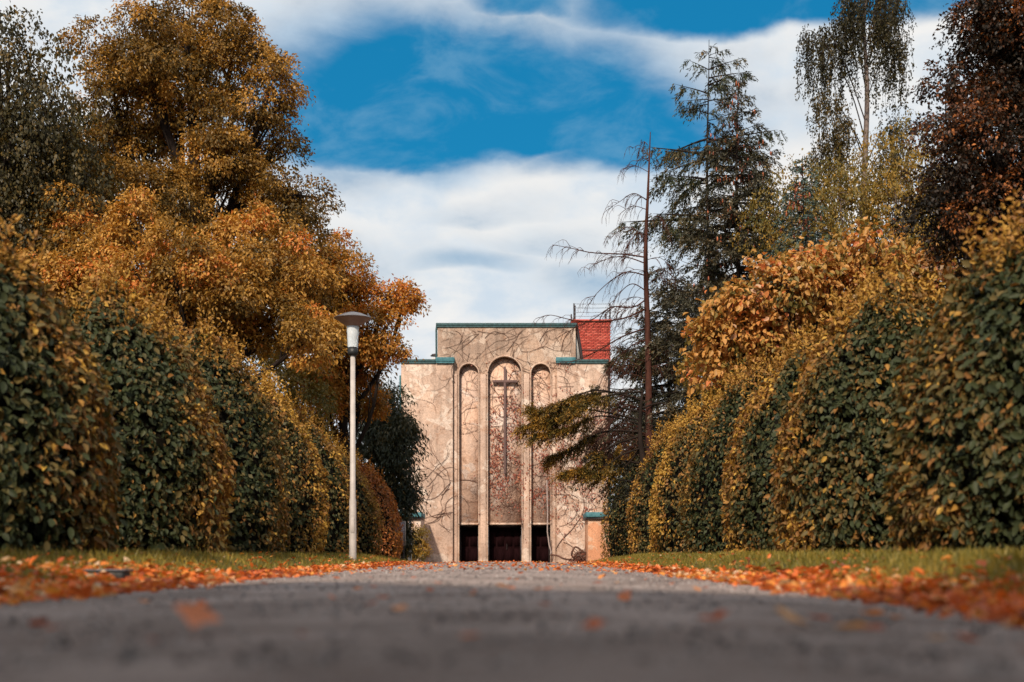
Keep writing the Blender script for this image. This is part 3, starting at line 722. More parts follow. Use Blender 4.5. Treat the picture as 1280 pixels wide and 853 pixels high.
# ------------------------------------------------------------------ hedges
def lumps(th, z, r, seed):
    s = seed * 1.7
    return .020 * np.sin(3 * th + 1.1 * z + s) + .018 * np.sin(5 * th - 2.3 * z + 2 * s) + .014 * np.sin(9 * th + 5 * z + s) + .010 * np.sin(4.7 * z + s)
def hedge(cx, cy, R, Ry, H, seed, label, n, six, mat='hedge', group='clipped hedge domes lining the road', parts=0, red=0.0, name='clipped_hedge', top_yellow=1.0):
    r = np.random.default_rng(100 + seed); z0 = float(gz(cx, cy)) - .02
    T = thing(name, label, 'hedge', (cx, cy, z0), group)
    hh = np.linspace(0, 1, 200); p = 2.25
    kx = np.array([0, .08, .2, .35, .45, .58, .7, .8, .87, .94, .98, 1.0]); ky = np.array([.93, .97, 1.0, 1.0, .965, .87, .735, .565, .42, .25, .12, 0])
    prof = np.interp(hh, kx, ky); prof = np.convolve(np.pad(prof, 8, 'edge'), np.ones(17) / 17, 'valid'); prof[-1] = 0; prof[-9:] = np.linspace(prof[-9], .02, 9)
    ds = np.hypot(np.gradient(hh) * H, np.gradient(prof) * R); wgt = (prof * ds + .004); cdf = np.cumsum(wgt) / wgt.sum()
    def surf(n, lo, hi):
        h = np.interp(r.random(n), cdf, hh); th = r.random(n) * 2 * pi
        # fewer leaves on the side that faces the trees
        dep = lo + (hi - lo) * r.random(n)
        rr = np.interp(h, hh, prof) * (1 + lumps(th, h * H, R, seed)) - dep
        zz = h * H * (1 + .03 * np.sin(4 * th + seed)) - np.where(h > .9, dep * .7, 0)
        Pq = np.stack([cx + R * rr * np.cos(th), cy + Ry * rr * np.sin(th), z0 + zz], -1)
        dp = np.interp(h, hh, np.gradient(prof, hh))
        O = unit(np.stack([np.cos(th) / R, np.sin(th) / Ry, -dp / H * .9], -1))
        return Pq, O, h, th
    Pq, O, h, th = surf(n, -.015, .075)
    out = r.random(n)
    D = unit(O * .28 + r.normal(0, .45, (n, 3)) + np.array([0, 0, -.6])); Nn = O + r.normal(0, .40, (n, 3))
    L = .048 + .065 * r.random(n)
    # tint: gold on the road side ribs imitates light; yellow young growth towards the top, green to brown on the flat of the side
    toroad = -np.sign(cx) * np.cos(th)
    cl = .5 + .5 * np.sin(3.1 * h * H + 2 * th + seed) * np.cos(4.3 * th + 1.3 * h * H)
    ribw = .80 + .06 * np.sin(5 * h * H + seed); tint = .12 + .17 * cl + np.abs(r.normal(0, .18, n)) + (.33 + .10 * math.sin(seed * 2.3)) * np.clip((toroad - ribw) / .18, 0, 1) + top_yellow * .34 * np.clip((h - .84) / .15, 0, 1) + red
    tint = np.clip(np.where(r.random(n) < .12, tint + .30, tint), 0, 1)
    # hollows between the sprays, where the dark inside shows
    hol = np.sin(th * 11 + 3 * np.sin(h * H * 4 + seed)) * np.sin(h * H * 7.5 + 2.5 * np.sin(th * 7 + seed)) + r.normal(0, .25, n)
    kp = (hol > -.42) | (h > .85); Pq, D, Nn, L, tint = Pq[kp], D[kp], Nn[kp], L[kp], tint[kp]
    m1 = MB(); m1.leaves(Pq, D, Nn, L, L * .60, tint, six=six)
    # deeper layer of larger shaded leaves
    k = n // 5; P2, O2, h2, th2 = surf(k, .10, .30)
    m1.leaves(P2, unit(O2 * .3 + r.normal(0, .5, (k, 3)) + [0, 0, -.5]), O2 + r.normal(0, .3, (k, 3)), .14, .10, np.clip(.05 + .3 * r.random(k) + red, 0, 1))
    # young shoots standing up from the top
    ns = int(120 * top_yellow) + 15; P3_, O3, h3, th3 = surf(ns * 12, -.01, .04); sel = np.where(h3 > .80)[0][:ns]
    for q in sel:
        ln = r.uniform(.08, .38) * (.5 + .8 * h3[q]); dr = unit(O3[q] * .4 + [0, 0, 1] + r.normal(0, .22, 3))
        kk = max(5, int(ln / .028)); tt = np.linspace(.1, 1, kk)[:, None]
        pp = P3_[q] + dr * ln * tt + r.normal(0, .012, (kk, 3))
        m1.leaves(pp, unit(dr * .6 + r.normal(0, .8, (kk, 3))), r.normal(0, 1, (kk, 3)) + [0, 0, .8], .055 + .03 * r.random(kk), .035, np.clip(.72 + .2 * r.random(kk) + red * .5, 0, 1), six=six)
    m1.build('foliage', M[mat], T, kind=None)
    # core of twigs
    mb = MB(); nt_, nh_ = 40, 26; hv = np.linspace(0, .99, nh_); tv = np.arange(nt_) * 2 * pi / nt_
    H2, T2 = np.meshgrid(hv, tv, indexing='ij'); rr = np.interp(H2, hh, prof) * (1 + lumps(T2, H2 * H, R, seed)) - .20
    rr = np.maximum(rr, .02)
    v = np.stack([cx + R * rr * np.cos(T2), cy + Ry * rr * np.sin(T2), z0 + H2 * H * .97], -1).reshape(-1, 3)
    i = np.arange(nh_ - 1)[:, None] * nt_; j = np.arange(nt_)[None]; j2 = (j + 1) % nt_
    mb.add(v, np.stack([i + j, i + j2, i + nt_ + j2, i + nt_ + j], -1).reshape(-1, 4)); mb.build('inner_twigs', M['twigcore'], T, True)
    if parts:
        Pq, O, h, th = surf(parts * 6, -.06, -.02)
        face = (O[:, 1] < .25) & (O[:, 0] * -np.sign(cx) > -.3) & (h > .03)
        idx = np.where(face)[0][:parts]
        for q in idx:
            d = unit(O[q] * .35 + r.normal(0, .4, 3) + [0, 0, -.6]); nn = O[q] + r.normal(0, .3, 3)
            s_ = unit(np.cross(d, nn)); u_ = np.cross(s_, d); sc = .085 + .04 * r.random()
            from mathutils import Matrix
            o_ = bpy.data.objects.new('leaf', HL[int(min(4, max(0, (.12 + .3 * r.random() + .4 * max(0, -np.sign(cx) * math.cos(th[q]) - .4) + .5 * max(0, h[q] - .75) + red) * 5)))])  # leaves towards the road pick lighter tints too, imitating lit ribs
            C.objects.link(o_); o_.parent = T
            mm = Matrix(((s_[0] * sc * .8, d[0] * sc, u_[0] * sc, Pq[q][0] - cx), (s_[1] * sc * .8, d[1] * sc, u_[1] * sc, Pq[q][1] - cy), (s_[2] * sc * .8, d[2] * sc, u_[2] * sc, Pq[q][2] - z0), (0, 0, 0, 1)))
            o_.matrix_local = mm
    return T
HL = leafmesh_tints(LEAFM[1], M['hedge'], (.1, .3, .5, .7, .92))
LH = [(13.5, 3.2, 1.5, 'dark clipped hedge dome cut by the left edge of the photo', 30000, True, 300, -.10),  # leaf tint lowered on the nearest dome to imitate shade and vignetting
      (19.1, 3.62, 1.5, 'broad clipped hedge dome second from the left edge', 26000, True, 300, -.05),
      (24.4, 3.85, 1.5, 'green leaved hedge dome third from the left edge', 20000, False, 0, -.05),
      (29.5, 3.65, 1.5, 'narrow golden topped hedge dome just left of the lamp post', 15000, False, 0, .12),
      (35.0, 3.60, 1.5, 'hedge dome right behind the pole of the tall lamp', 13000, False, 0, .04),
      (42.0, 3.35, 1.5, 'yellow tinged hedge dome just right of the lamp post', 11000, False, 0, .12)]
for k, (D, H, R, lab, n, six, parts, red) in enumerate(LH):
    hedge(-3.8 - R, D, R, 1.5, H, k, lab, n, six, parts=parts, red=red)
hedge(-5.25, 49.5, 1.45, 1.6, 3.5, 21, 'orange red clipped hedge dome at the far end of the left row', 11000, False, mat='hedge_red', top_yellow=.3, red=.2)
RHH = [(13.0, 3.25, 'dark clipped hedge dome cut by the right edge of the photo', 30000, True, 300, -.08),  # nearest dome tinted darker here as well, shade put into its leaf colour
       (19.0, 3.68, 'large hedge dome with golden left rib second from the right edge', 26000, True, 300, .0),
       (23.8, 3.65, 'green hedge dome third from the right edge', 20000, False, 0, -.04),
       (29.5, 3.90, 'deep green hedge dome in the middle of the right row', 15000, False, 0, -.06),
       (36.5, 4.00, 'golden brown hedge dome beyond the middle of the right row', 13000, False, 0, .16),
       (43.5, 4.10, 'slim hedge dome squeezed second from the far end on the right', 11000, False, 0, .05),
       (56.0, 4.75, 'farthest hedge dome on the right beside the church wall', 12000, False, 0, .03)]
for k, (D, H, lab, n, six, parts, red) in enumerate(RHH):
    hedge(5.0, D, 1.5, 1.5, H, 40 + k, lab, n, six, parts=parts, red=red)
# copies for the hedges out of view and for the added shade trees
def copy_thing(o, loc, label, rz=0.0, sc=1.0):
    c = o.copy(); C.objects.link(c); c.location = loc; c.rotation_euler = (0, 0, rz); c.scale = (sc, sc, sc); c['label'] = label
    for ch in o.children:
        if ch.name.startswith('leaf'): continue
        d = ch.copy(); C.objects.link(d); d.parent = c
    return c

# ------------------------------------------------------------------ broadleaved trees
def decid(name, label, cat, base, lobes, ntuft, nleaf, tr, L, mat, seed, bark='bark', r0=.22, droop=.5, six=False, flat=.6, group=None, aspect=.6, shell=.35, parts=0, tbias=0.0, trunk_top=None, clump=.10, nbr=9):
    r = np.random.default_rng(seed); base = np.array(base, float)
    T = thing(name, label, cat, base, group)
    lob = np.array(lobes, float)   # cx, cy, cz, rx, rz
    # boughs: each lobe carries domed clumps, each clump small sprigs of leaves on its upper and outer side
    wt = lob[:, 3] * lob[:, 4]; ncl = max(6, int(ntuft * clump)); pick = r.choice(len(lob), ncl, p=wt / wt.sum())
    dirs = unit(r.normal(0, 1, (ncl, 3))); c = lob[pick]
    ex = np.stack([c[:, 3], c[:, 3] * .95, c[:, 4]], -1)
    tp = c[:, :3] + dirs * ex * (1 - shell * r.random(ncl) ** 1.3)[:, None] * (1 + .16 * r.normal(0, 1, (ncl, 1)))
    trs = tr * (.65 + .75 * r.random(ncl)); ttint = r.normal(.44, .19, ncl) + tbias
    nsp = int(nleaf / clump / 9); ns = ncl * nsp; si = np.repeat(np.arange(ncl), nsp)
    sd_ = r.normal(0, 1, (ns, 3)) + dirs[si] * .55 + [0, 0, .45]; sd_ = unit(sd_)
    ecc = np.stack([.8 + .5 * r.random(ncl), .8 + .5 * r.random(ncl), np.full(ncl, flat)], -1)
    so = sd_ * ecc[si] * (.72 + .34 * r.random(ns))[:, None]
    SP = tp[si] + so * trs[si][:, None] * 1.15; SP[:, 2] -= .30 * (so[:, 0] ** 2 + so[:, 1] ** 2) * trs[si]
    n = ns * 9; ti = np.repeat(np.arange(ns), 9)
    P = SP[ti] + r.normal(0, 1, (n, 3)) * (L * np.array([.85, .85, .7]))
    D = unit(sd_[ti] * .55 + r.normal(0, .42, (n, 3)) + [0, 0, -droop]); Nn = sd_[ti] * .6 + [0, 0, .55] + r.normal(0, .45, (n, 3))
    stt = ttint[si] + r.normal(0, .09, ns); ttint = stt; 
    ti_t = ti
    LL = L * (.7 + .6 * r.random(n))
    mb = MB(); mb.leaves(P, D, Nn, LL, LL * aspect, np.clip(ttint[ti_t] + r.normal(0, .12, n), 0, 1), six=six)
    mb.build('crown', M[mat], T)
    tb = MB(); top = np.array(trunk_top) if trunk_top is not None else lob[np.argmax(lob[:, 2])][:3]
    ax = smoothpts([base - [0, 0, .3], base + (top - base) * .33 + [r.normal(0, .15), r.normal(0, .15), 0], base + (top - base) * .66 + [r.normal(0, .2), r.normal(0, .2), 0], top], 14)
    tb.tube(ax, np.linspace(r0, r0 * .15, 14) * np.concatenate([[1.5, 1.1], np.ones(12)]), 9)
    for li, lb in enumerate(lob):
        ci = lb[:3]; hz_ = base[2] + (ci[2] - base[2]) * r.uniform(.45, .72); q = np.argmin(abs(ax[:, 2] - hz_)); s_ = ax[q]
        mid = (s_ + ci) / 2 + [r.normal(0, .2), r.normal(0, .2), -.15]
        lim = smoothpts([s_, mid, ci], 8); tb.tube(lim, np.linspace(r0 * .42, r0 * .12, 8), 6)
        own = np.where(pick == li)[0]
        for w in own[:nbr]:
            e_ = tp[w]; s2 = lim[int(r.integers(3, 8))]
            tb.tube(smoothpts([s2, (s2 + e_) / 2 + r.normal(0, .12, 3), e_], 6), np.linspace(r0 * .13, .006, 6), 4)
    tb.build('trunk', M[bark], T, True)
    if parts:
        from mathutils import Matrix
        oi_ = np.where(sd_[:, 1] < .1)[0]; r.shuffle(oi_); dirs, trs, tp = sd_, np.full(ns, .05), SP
        for w in oi_[:parts]:
            d = unit(dirs[w] * .5 + r.normal(0, .4, 3) + [0, 0, -.5]); nn = np.array([0, -.6, .6]) + r.normal(0, .35, 3)
            s_ = unit(np.cross(d, nn)); u_ = np.cross(s_, d); sc = L * (1.0 + .35 * r.random()); pq = tp[w] + dirs[w] * trs[w] * .7 - base
            o_ = bpy.data.objects.new('leaf', CL[int(r.integers(0, 5))]); C.objects.link(o_); o_.parent = T
            o_.matrix_local = Matrix(((s_[0] * sc, d[0] * sc, u_[0] * sc, pq[0]), (s_[1] * sc, d[1] * sc, u_[1] * sc, pq[1]), (s_[2] * sc, d[2] * sc, u_[2] * sc, pq[2]), (0, 0, 0, 1)))
    return T
CL = leafmesh_tints(LEAFM[1], M['copper'], (.2, .45, .65, .85, 1.0))
def lobes(lst, D, dj=1.2, seed=0, k=1.0, dx=0):
    r = random.Random(seed); out = []
    for (px, py, rp, *rest) in lst:
        d = D + (rest[0] if rest else r.uniform(-dj, dj)); s = d / F
        out.append((X(px + dx, d), d, Z(py, d), rp * s * k, rp * s * .92 * k))
    return out
# big lime tree, left
decid('lime_tree', 'tallest brown orange lime tree rising behind the left hedges', 'tree', (X(235, 40), 40, .1),
      lobes([(170, 60, 62), (235, 28, 58), (290, 70, 55), (335, 115, 40), (225, 115, 70), (140, 110, 34), (345, 180, 46), (170, 175, 62), (270, 190, 52), (370, 245, 36), (130, 235, 62, -2), (300, 240, 44), (215, 245, 40, -2), (350, 270, 50)], 40, 1.5, 1, .86),
      2300, 48, .40, .10, 'lime', 31, aspect=.5, clump=.15, shell=.6, r0=.42, tbias=-.10, trunk_top=(X(232, 40), 40, Z(40, 40)))
decid('lime_tree', 'lighter orange lime tree with full low crown in front of the tallest one', 'tree', (X(215, 34), 34, .1),
      lobes([(95, 300, 52), (150, 320, 58), (215, 335, 55), (285, 345, 52), (330, 320, 50), (375, 350, 48), (300, 300, 44), (120, 360, 55), (200, 395, 60), (270, 400, 60), (340, 400, 55), (390, 420, 40), (245, 300, 30), (60, 350, 50), (165, 275, 32)], 34, 1.3, 2, .88),
      2000, 45, .38, .10, 'lime', 32, aspect=.5, clump=.16, shell=.5, r0=.26, tbias=.12, trunk_top=(X(225, 34), 34, Z(300, 34)))
decid('maple_tree', 'reddish orange tree reaching right towards the church beyond the lamp', 'tree', (X(425, 50), 50, .0),
      lobes([(425, 335, 36), (455, 365, 36), (492, 372, 24), (512, 372, 15), (420, 390, 46), (465, 410, 38), (400, 440, 46), (450, 455, 42), (482, 440, 24), (400, 490, 40), (455, 495, 34), (385, 350, 40), (430, 305, 18), (415, 520, 36)], 50, 1.3, 3, .82, -6),
      1900, 32, .40, .12, 'maple', 33, aspect=.5, clump=.14, shell=.5, r0=.24, tbias=.05, trunk_top=(X(430, 50), 50, Z(320, 50)))
decid('birch_tree', 'dark birch with drooping crown at the upper left corner', 'tree', (X(5, 36), 36, .1),
      lobes([(0, 75, 42), (22, 120, 42), (55, 135, 28), (70, 115, 14), (10, 180, 52), (55, 190, 36), (85, 205, 26), (0, 240, 50), (55, 250, 45), (-40, 110, 50), (-60, 200, 70), (20, 290, 45), (90, 250, 30)], 36, 1.3, 4),
      1100, 36, .8, .10, 'darkbirch', 34, r0=.2, droop=1.2, flat=1.3, trunk_top=(X(10, 36), 36, Z(70, 36)), shell=.6)
decid('orchard_tree', 'olive brown bushy tree filling the gap between the birch and the limes', 'tree', (X(70, 46), 46, .0),
      lobes([(70, 220, 38), (105, 180, 34), (60, 290, 50), (120, 250, 44), (110, 320, 50), (20, 330, 50), (180, 420, 60), (280, 450, 55), (340, 460, 40), (370, 500, 40)], 46, 1.0, 5),
      900, 40, .8, .12, 'olive', 35, r0=.2, tbias=-.12, trunk_top=(X(80, 46), 46, Z(220, 46)))
# right side
decid('copper_shrub', 'tall shrub with large copper and orange leaves behind the right hedges', 'shrub', (6.4, 31.5, .0),
      lobes([(888, 455, 20), (895, 405, 26), (915, 375, 26), (950, 365, 28), (985, 350, 28), (925, 425, 34), (965, 405, 36), (1010, 385, 38), (1015, 335, 26), (1055, 325, 32), (1100, 310, 34), (1060, 365, 36), (1110, 350, 34), (1145, 315, 28), (1165, 350, 28), (885, 430, 20), (980, 440, 34)], 31, .8, 6),
      950, 13, .36, .135, 'copper', 36, clump=.22, shell=.5, r0=.12, six=True, droop=.6, aspect=.72, trunk_top=(6.6, 31.3, Z(380, 31)), parts=300, tbias=.05)
decid('russet_tree', 'very dark russet tree filling the upper right corner', 'tree', (X(1270, 27), 27, .1),
      lobes([(1245, 35, 42), (1290, 20, 60), (1250, 100, 55), (1215, 145, 40), (1300, 120, 70), (1205, 205, 40), (1250, 190, 55), (1215, 255, 45), (1290, 240, 60), (1185, 105, 14), (1178, 215, 24), (1190, 270, 34), (1240, 300, 45), (1300, 310, 60)], 27, .9, 7),
      1900, 40, .40, .075, 'russet', 37, r0=.28, tbias=-.03, clump=.16, shell=.5, trunk_top=(X(1275, 27), 27, Z(10, 27)))
decid('birch_tree', 'yellow olive birch thicket between the blue spruce and the russet tree', 'tree', (X(1100, 47), 47, .0),
      lobes([(985, 260, 32), (1020, 285, 32), (1050, 250, 30), (1085, 265, 36), (1120, 245, 28), (1150, 255, 34), (1165, 215, 20), (1130, 295, 38), (1060, 300, 38), (1000, 310, 34), (1180, 290, 34), (960, 300, 26)], 47, 1.3, 8),
      900, 34, .8, .095, 'olive', 38, 'birchbark', r0=.16, droop=1.3, flat=1.5, shell=.6, trunk_top=(X(1100, 47), 47, Z(240, 47)))
decid('golden_shrub', 'golden leaved shrub behind the tops of the right hedges', 'shrub', (X(1010, 38), 38, .0),
      lobes([(950, 430, 45), (1000, 440, 50), (1060, 410, 50), (1120, 380, 50), (900, 480, 40), (1180, 330, 45), (1200, 300, 35)], 38, .9, 9),
      700, 34, .6, .11, 'olive', 39, r0=.12, tbias=.15, trunk_top=(X(1020, 38), 38, Z(420, 38)))
decid('yellow_bush', 'small yellow green bush at the left corner of the church', 'bush', (X(516, 66), 66, -.5),
      lobes([(512, 665, 9), (520, 672, 9), (515, 688, 11), (523, 692, 8), (508, 695, 10), (520, 657, 5)], 66, .2, 10),
      260, 26, .3, .09, 'olive', 40, r0=.04, tbias=.1, nbr=4)

# ------------------------------------------------------------------ conifers
def conifer(name, label, base, ztop, zlow, rfun, mat, seed, dz=.42, per=6, droop=.35, tip=.25, hang=.5, spray=(.20, .05), dens=1.0, bark='bark', r0=.2, cones=0, gap=0.0, lean=0.0, twl=.33, zmask=None, tb_=0.0):
    r = np.random.default_rng(seed); base = np.array(base, float)
    T = thing(name, label, 'tree', base)
    wood = MB(); fo = MB(); co = MB()
    H = ztop - base[2]
    zz = np.linspace(base[2] - .3, ztop, 16); ax = np.stack([base[0] + lean * (zz - base[2]) + .04 * np.sin(zz * .7 + seed), np.full(16, base[1]), zz], -1)
    wood.tube(ax, np.linspace(r0, .012, 16) * .75, 8)
    AP, AD, AN, AL, AW, AT = [], [], [], [], [], []
    CP = []
    z = zlow
    while z < ztop - .1:
        t_ = (z - zlow) / (ztop - zlow); R = rfun(t_)
        bx_ = np.interp(z, zz, ax[:, 0])
        for k in range(per if t_ < .93 else 4):
            if r.random() < gap: continue
            a_ = r.random() * 2 * pi; Rb = R * (.65 + .5 * r.random()); d = np.array([math.cos(a_), math.sin(a_), 0]); zb = z + r.uniform(-.5, .5) * dz
            s = np.linspace(0, 1, 7); up = .25 * (t_ ** 2)
            br = np.stack([bx_ + d[0] * Rb * s, base[1] + d[1] * Rb * s, zb + Rb * (up * s * 1.5 - droop * s ** 1.4 + tip * s ** 3.2)], -1)
            if len(br) and Rb > .12: wood.tube(br, np.linspace(max(.012, .022 * Rb), .004, 7), 4)
            # side twigs
            nt_ = max(4, int(Rb / .085 * dens)); ss = np.clip(r.uniform(.12, 1.0, nt_), 0, 1)
            org = np.stack([np.interp(ss, s, br[:, q]) for q in range(3)], -1)
            sd = np.where(r.random(nt_) < .5, -1, 1)[:, None]; perp = np.array([-d[1], d[0], 0])
            tdir = unit(d * (.55 + .3 * r.random((nt_, 1))) + perp * sd * (.8 * (1 - .5 * ss[:, None])) + np.stack([r.normal(0, .12, nt_), r.normal(0, .12, nt_), -hang * (.6 + .8 * r.random(nt_))], -1))
            tl = (twl * Rb * (1.15 - .75 * ss) + .13) * (.6 + .7 * r.random(nt_))
            ksp = max(7, int(tl.mean() / .030 * dens)); u = np.linspace(.08, 1, ksp)[None, :, None]
            pp = org[:, None] + tdir[:, None] * tl[:, None, None] * u; pp = pp + np.array([0, 0, -1.0]) * (hang * .35 * tl[:, None, None] * u ** 2)
            pp = pp.reshape(-1, 3) + r.normal(0, .022, (nt_ * ksp, 3)); dd = np.repeat(tdir, ksp, 0) + r.normal(0, .45, (nt_ * ksp, 3)) + [0, 0, -.15 * hang]
            bt = r.normal(0, .12)
            AP.append(pp); AD.append(dd); AN.append(np.array([0, 0, 1.]) + r.normal(0, .5, (len(pp), 3)))
            AL.append(spray[0] * .85 * (.6 + .7 * r.random(len(pp)))); AW.append(spray[1] * .85 * (.7 + .6 * r.random(len(pp))))
            AT.append(np.clip(.42 + bt + tb_ + .25 * np.tile(u.ravel(), nt_) * r.random(len(pp)) + r.normal(0, .14, len(pp)), 0, 1))
            for q in range(min(nt_, 40)):
                if r.random() < .5: wood.tube(np.stack([org[q], org[q] + tdir[q] * tl[q] * .5, org[q] + tdir[q] * tl[q] + [0, 0, -hang * .3 * tl[q]]]), [.008, .006, .003], 3)
            if cones and t_ > .42 and r.random() < cones:
                for q in range(int(r.integers(2, 6))):
                    CP.append(org[int(r.integers(0, nt_))] + r.normal(0, .05, 3))
        z += dz * (1 - .35 * t_)
    P = np.concatenate(AP)
    fo.leaves(P, np.concatenate(AD), np.concatenate(AN), np.concatenate(AL), np.concatenate(AW), np.concatenate(AT), fold=.1, curl=.08)
    fo.build('foliage', M[mat], T); wood.build('trunk', M[bark], T, True)
    if CP:
        for c_ in CP:
            co.lathe((c_[0], c_[1], c_[2] - .2), [(.004, .04), (.024, .06), (.030, .11), (.022, .17), (.004, .2)], 5, float(r.random()))
        co.build('cone', M['cone'], T, kind='stuff')
    return T
conifer('hemlock_tree', 'tallest dark conifer with open layered top right of the bare tree', (X(885, 54), 54, -.2), Z(50, 54), Z(420, 54),
        lambda t: (.10 + 4.0 * (1 - t) ** .62) * (1 + .32 * math.sin(t * 23)), 'hemlock', 51, dz=.62, per=5, droop=.22, tip=.04, hang=.7, spray=(.19, .05), gap=.30, r0=.22, twl=.30, dens=.95, tb_=.04)
conifer('spruce_tree', 'dark spruce hung with red brown cones in front of the tallest conifer', (X(922, 49), 49, -.1), Z(96, 49), Z(600, 49),
        lambda t: .14 + 4.1 * (1 - t) ** .88 * (1 + .10 * math.sin(t * 40)), 'spruce', 52, dz=.40, per=6, droop=.30, tip=.30, hang=.40, spray=(.15, .055), cones=.55, r0=.24, gap=.06, dens=1.0)
conifer('blue_spruce', 'small blue green spruce with pointed top between the big conifers and the birch', (X(1005, 42), 42, 0), Z(195, 42), Z(470, 42),
        lambda t: .10 + 1.75 * (1 - t) ** .9, 'blue', 53, dz=.34, per=6, droop=.15, tip=.28, hang=.25, spray=(.12, .05), cones=.25, r0=.12, gap=.05)
conifer('spruce_tree', 'low dark spruce filling the space under the bare tree behind the right hedges', (X(835, 57), 57, -.4), Z(325, 57), Z(560, 57),
        lambda t: .15 + 3.3 * (1 - t) ** .8, 'spruce', 54, dz=.42, per=6, droop=.3, tip=.25, hang=.5, spray=(.17, .06), r0=.18, gap=.12, tb_=.05)
# thuja, left: dark columnar tree with drooping fans
def thuja(name, label, lobs, mat, D, seed, base, nt=900, nl=34, tr=.42, L=.16):
    return decid(name, label, 'tree', base, lobs, nt, nl, tr, L, mat, seed, r0=.16, droop=.9, aspect=.30, flat=.9, shell=.3, nbr=6)
thuja('cypress_tree', 'dark green drooping conifer against the left edge of the church', lobes([(480, 500, 20), (492, 520, 22), (475, 540, 34), (493, 560, 26), (480, 590, 34), (492, 615, 22), (478, 640, 30), (488, 670, 22), (470, 680, 26), (502, 575, 14), (505, 530, 10)], 56, .6, 11, .85, -2), 'thuja', 56, 41, (X(480, 56), 56, -.3), 1000, 32, .5, .19)
# golden conifer branches reaching over the church
g = thing('hemlock_tree', 'golden green conifer whose boughs reach left across the church wall', 'tree', (X(806, 47), 47, 0))
wood = MB(); fo = MB(); r = np.random.default_rng(61)
wood.tube(smoothpts([(X(812, 47), 47, -.3), P3(806, 600, 47), P3(800, 540, 47), P3(803, 488, 47)], 12), np.linspace(.16, .03, 12), 8)
boughs = [((800, 500), (745, 488), (692, 508), (672, 522)), ((800, 515), (740, 505), (700, 520), (655, 533)), ((800, 530), (750, 520), (710, 536), (668, 545)), ((802, 540), (755, 540), (715, 560), (690, 572)), ((800, 545), (760, 560), (730, 585), (705, 592)),
          ((802, 560), (775, 570), (750, 590), (725, 588)), ((802, 490), (775, 492), (740, 500), (715, 512)), ((800, 560), (785, 580), (765, 592), (770, 570)), ((803, 510), (830, 505), (850, 530), (860, 545)), ((803, 560), (830, 560), (850, 580), (850, 590)),
          ((800, 525), (730, 512), (690, 525), (665, 512)), ((800, 500), (760, 490), (720, 498), (700, 510))]
AP, AD, AT, CUT = [], [], [], []
for bi, bpts in enumerate(boughs):
    dd0 = r.normal(0, .8)
    sp_ = smoothpts([P3(px, py, 47 + dd0 * q / 3) for q, (px, py) in enumerate(bpts)], 16); wood.tube(sp_, np.linspace(.035, .008, 16), 5)
    ln = np.linalg.norm(sp_[-1] - sp_[0]); nt_ = int(ln / .036)
    for q in range(nt_):
        u = r.uniform(.30, 1.0) ** .8; i = min(int(u * 15), 14); o_ = sp_[i] + (sp_[i + 1] - sp_[i]) * (u * 15 - i); ax = unit(sp_[i + 1] - sp_[i])
        d = unit(ax * .7 + np.array([r.normal(0, .35), r.normal(0, .7), -.25 + r.normal(0, .28)])); tl = r.uniform(.30, .80) * (1.15 - .4 * u)
        k = 34; uu = np.linspace(.05, 1, k)[:, None]; pp = o_ + d * tl * uu + [0, 0, -.25] * (uu ** 2 * tl) + r.normal(0, .03, (k, 3))
        AP.append(pp); AD.append(d + r.normal(0, .55, (k, 3))); AT.append(np.clip(.25 + .35 * uu.ravel() * (.4 + u) + r.normal(0, .16) + r.normal(0, .12, k), 0, 1))
        wood.tube(np.stack([o_, o_ + d * tl * .5, o_ + d * tl + [0, 0, -.2 * tl]]), [.009, .006, .003], 3)
P = np.concatenate(AP); n = len(P)
fo.leaves(P, np.concatenate(AD), np.array([0, 0, 1.]) + r.normal(0, .5, (n, 3)), .08 + .06 * r.random(n), .030, np.concatenate(AT), fold=.1)
fo.build('foliage', M['golden'], g); wood.build('trunk', M['bark'], g, True)

# bare dead tree
dt = thing('bare_tree', 'bare dead conifer with reddish trunk and long leafless boughs left of the tall conifers', 'tree', (X(812, 50), 50, -.2))
wood = MB(); r = np.random.default_rng(71); DD = 50.0
ax = smoothpts([(X(816, DD), DD, -.4), P3(812, 560, DD), P3(810, 430, DD), P3(807, 320, DD), P3(810, 240, DD), P3(813, 165, DD)], 24)
wood.tube(ax, np.linspace(.17, .012, 24), 8); wood.build('trunk', M['redbark'], dt, True)
wood = MB()
def bough(pts, r0, hang=1.0, tw=1.0, dd=0.0):
    sp_ = smoothpts([P3(px, py, DD + dd * q / max(1, len(pts) - 1)) for q, (px, py) in enumerate(pts)], 20); wood.tube(sp_, np.linspace(r0, .006, 20), 5)
    ln = np.linalg.norm(sp_[-1] - sp_[0])
    for q in range(int(ln / .13 * tw)):
        u = r.uniform(.15, 1); o_ = sp_[int(u * 19)]; axd = unit(sp_[-1] - sp_[0])
        l_ = r.uniform(.3, 1.1) * (1.1 - .45 * u); d = unit(axd * .55 + [0, r.normal(0, .5), r.normal(-.1, .25)])
        e1 = o_ + d * l_ * .5; e2 = e1 + unit(d + np.array([0, 0, -1.3 * hang])) * l_ * .6
        wood.tube(smoothpts([o_, e1, e2], 6), np.linspace(.012, .004, 6), 3)
        for w in range(2):
            s2 = e1 + (e2 - e1) * r.random(); wood.tube(np.stack([s2, s2 + np.array([r.normal(0, .1), r.normal(0, .1), -.3]) * r.uniform(.4, 1)]), [.006, .003], 3)
bough([(808, 322), (780, 318), (740, 316), (712, 310), (690, 306)], .032, .8, 1.1)
bough([(808, 330), (785, 322), (765, 322), (745, 330), (735, 338)], .025, 1.1)
bough([(808, 345), (785, 340), (765, 350), (745, 368), (738, 380)], .026, 1.1)
bough([(807, 300), (790, 285), (775, 288), (762, 300)], .020, 1.1)
bough([(808, 250), (792, 242), (775, 252), (760, 262)], .020, 1.1)
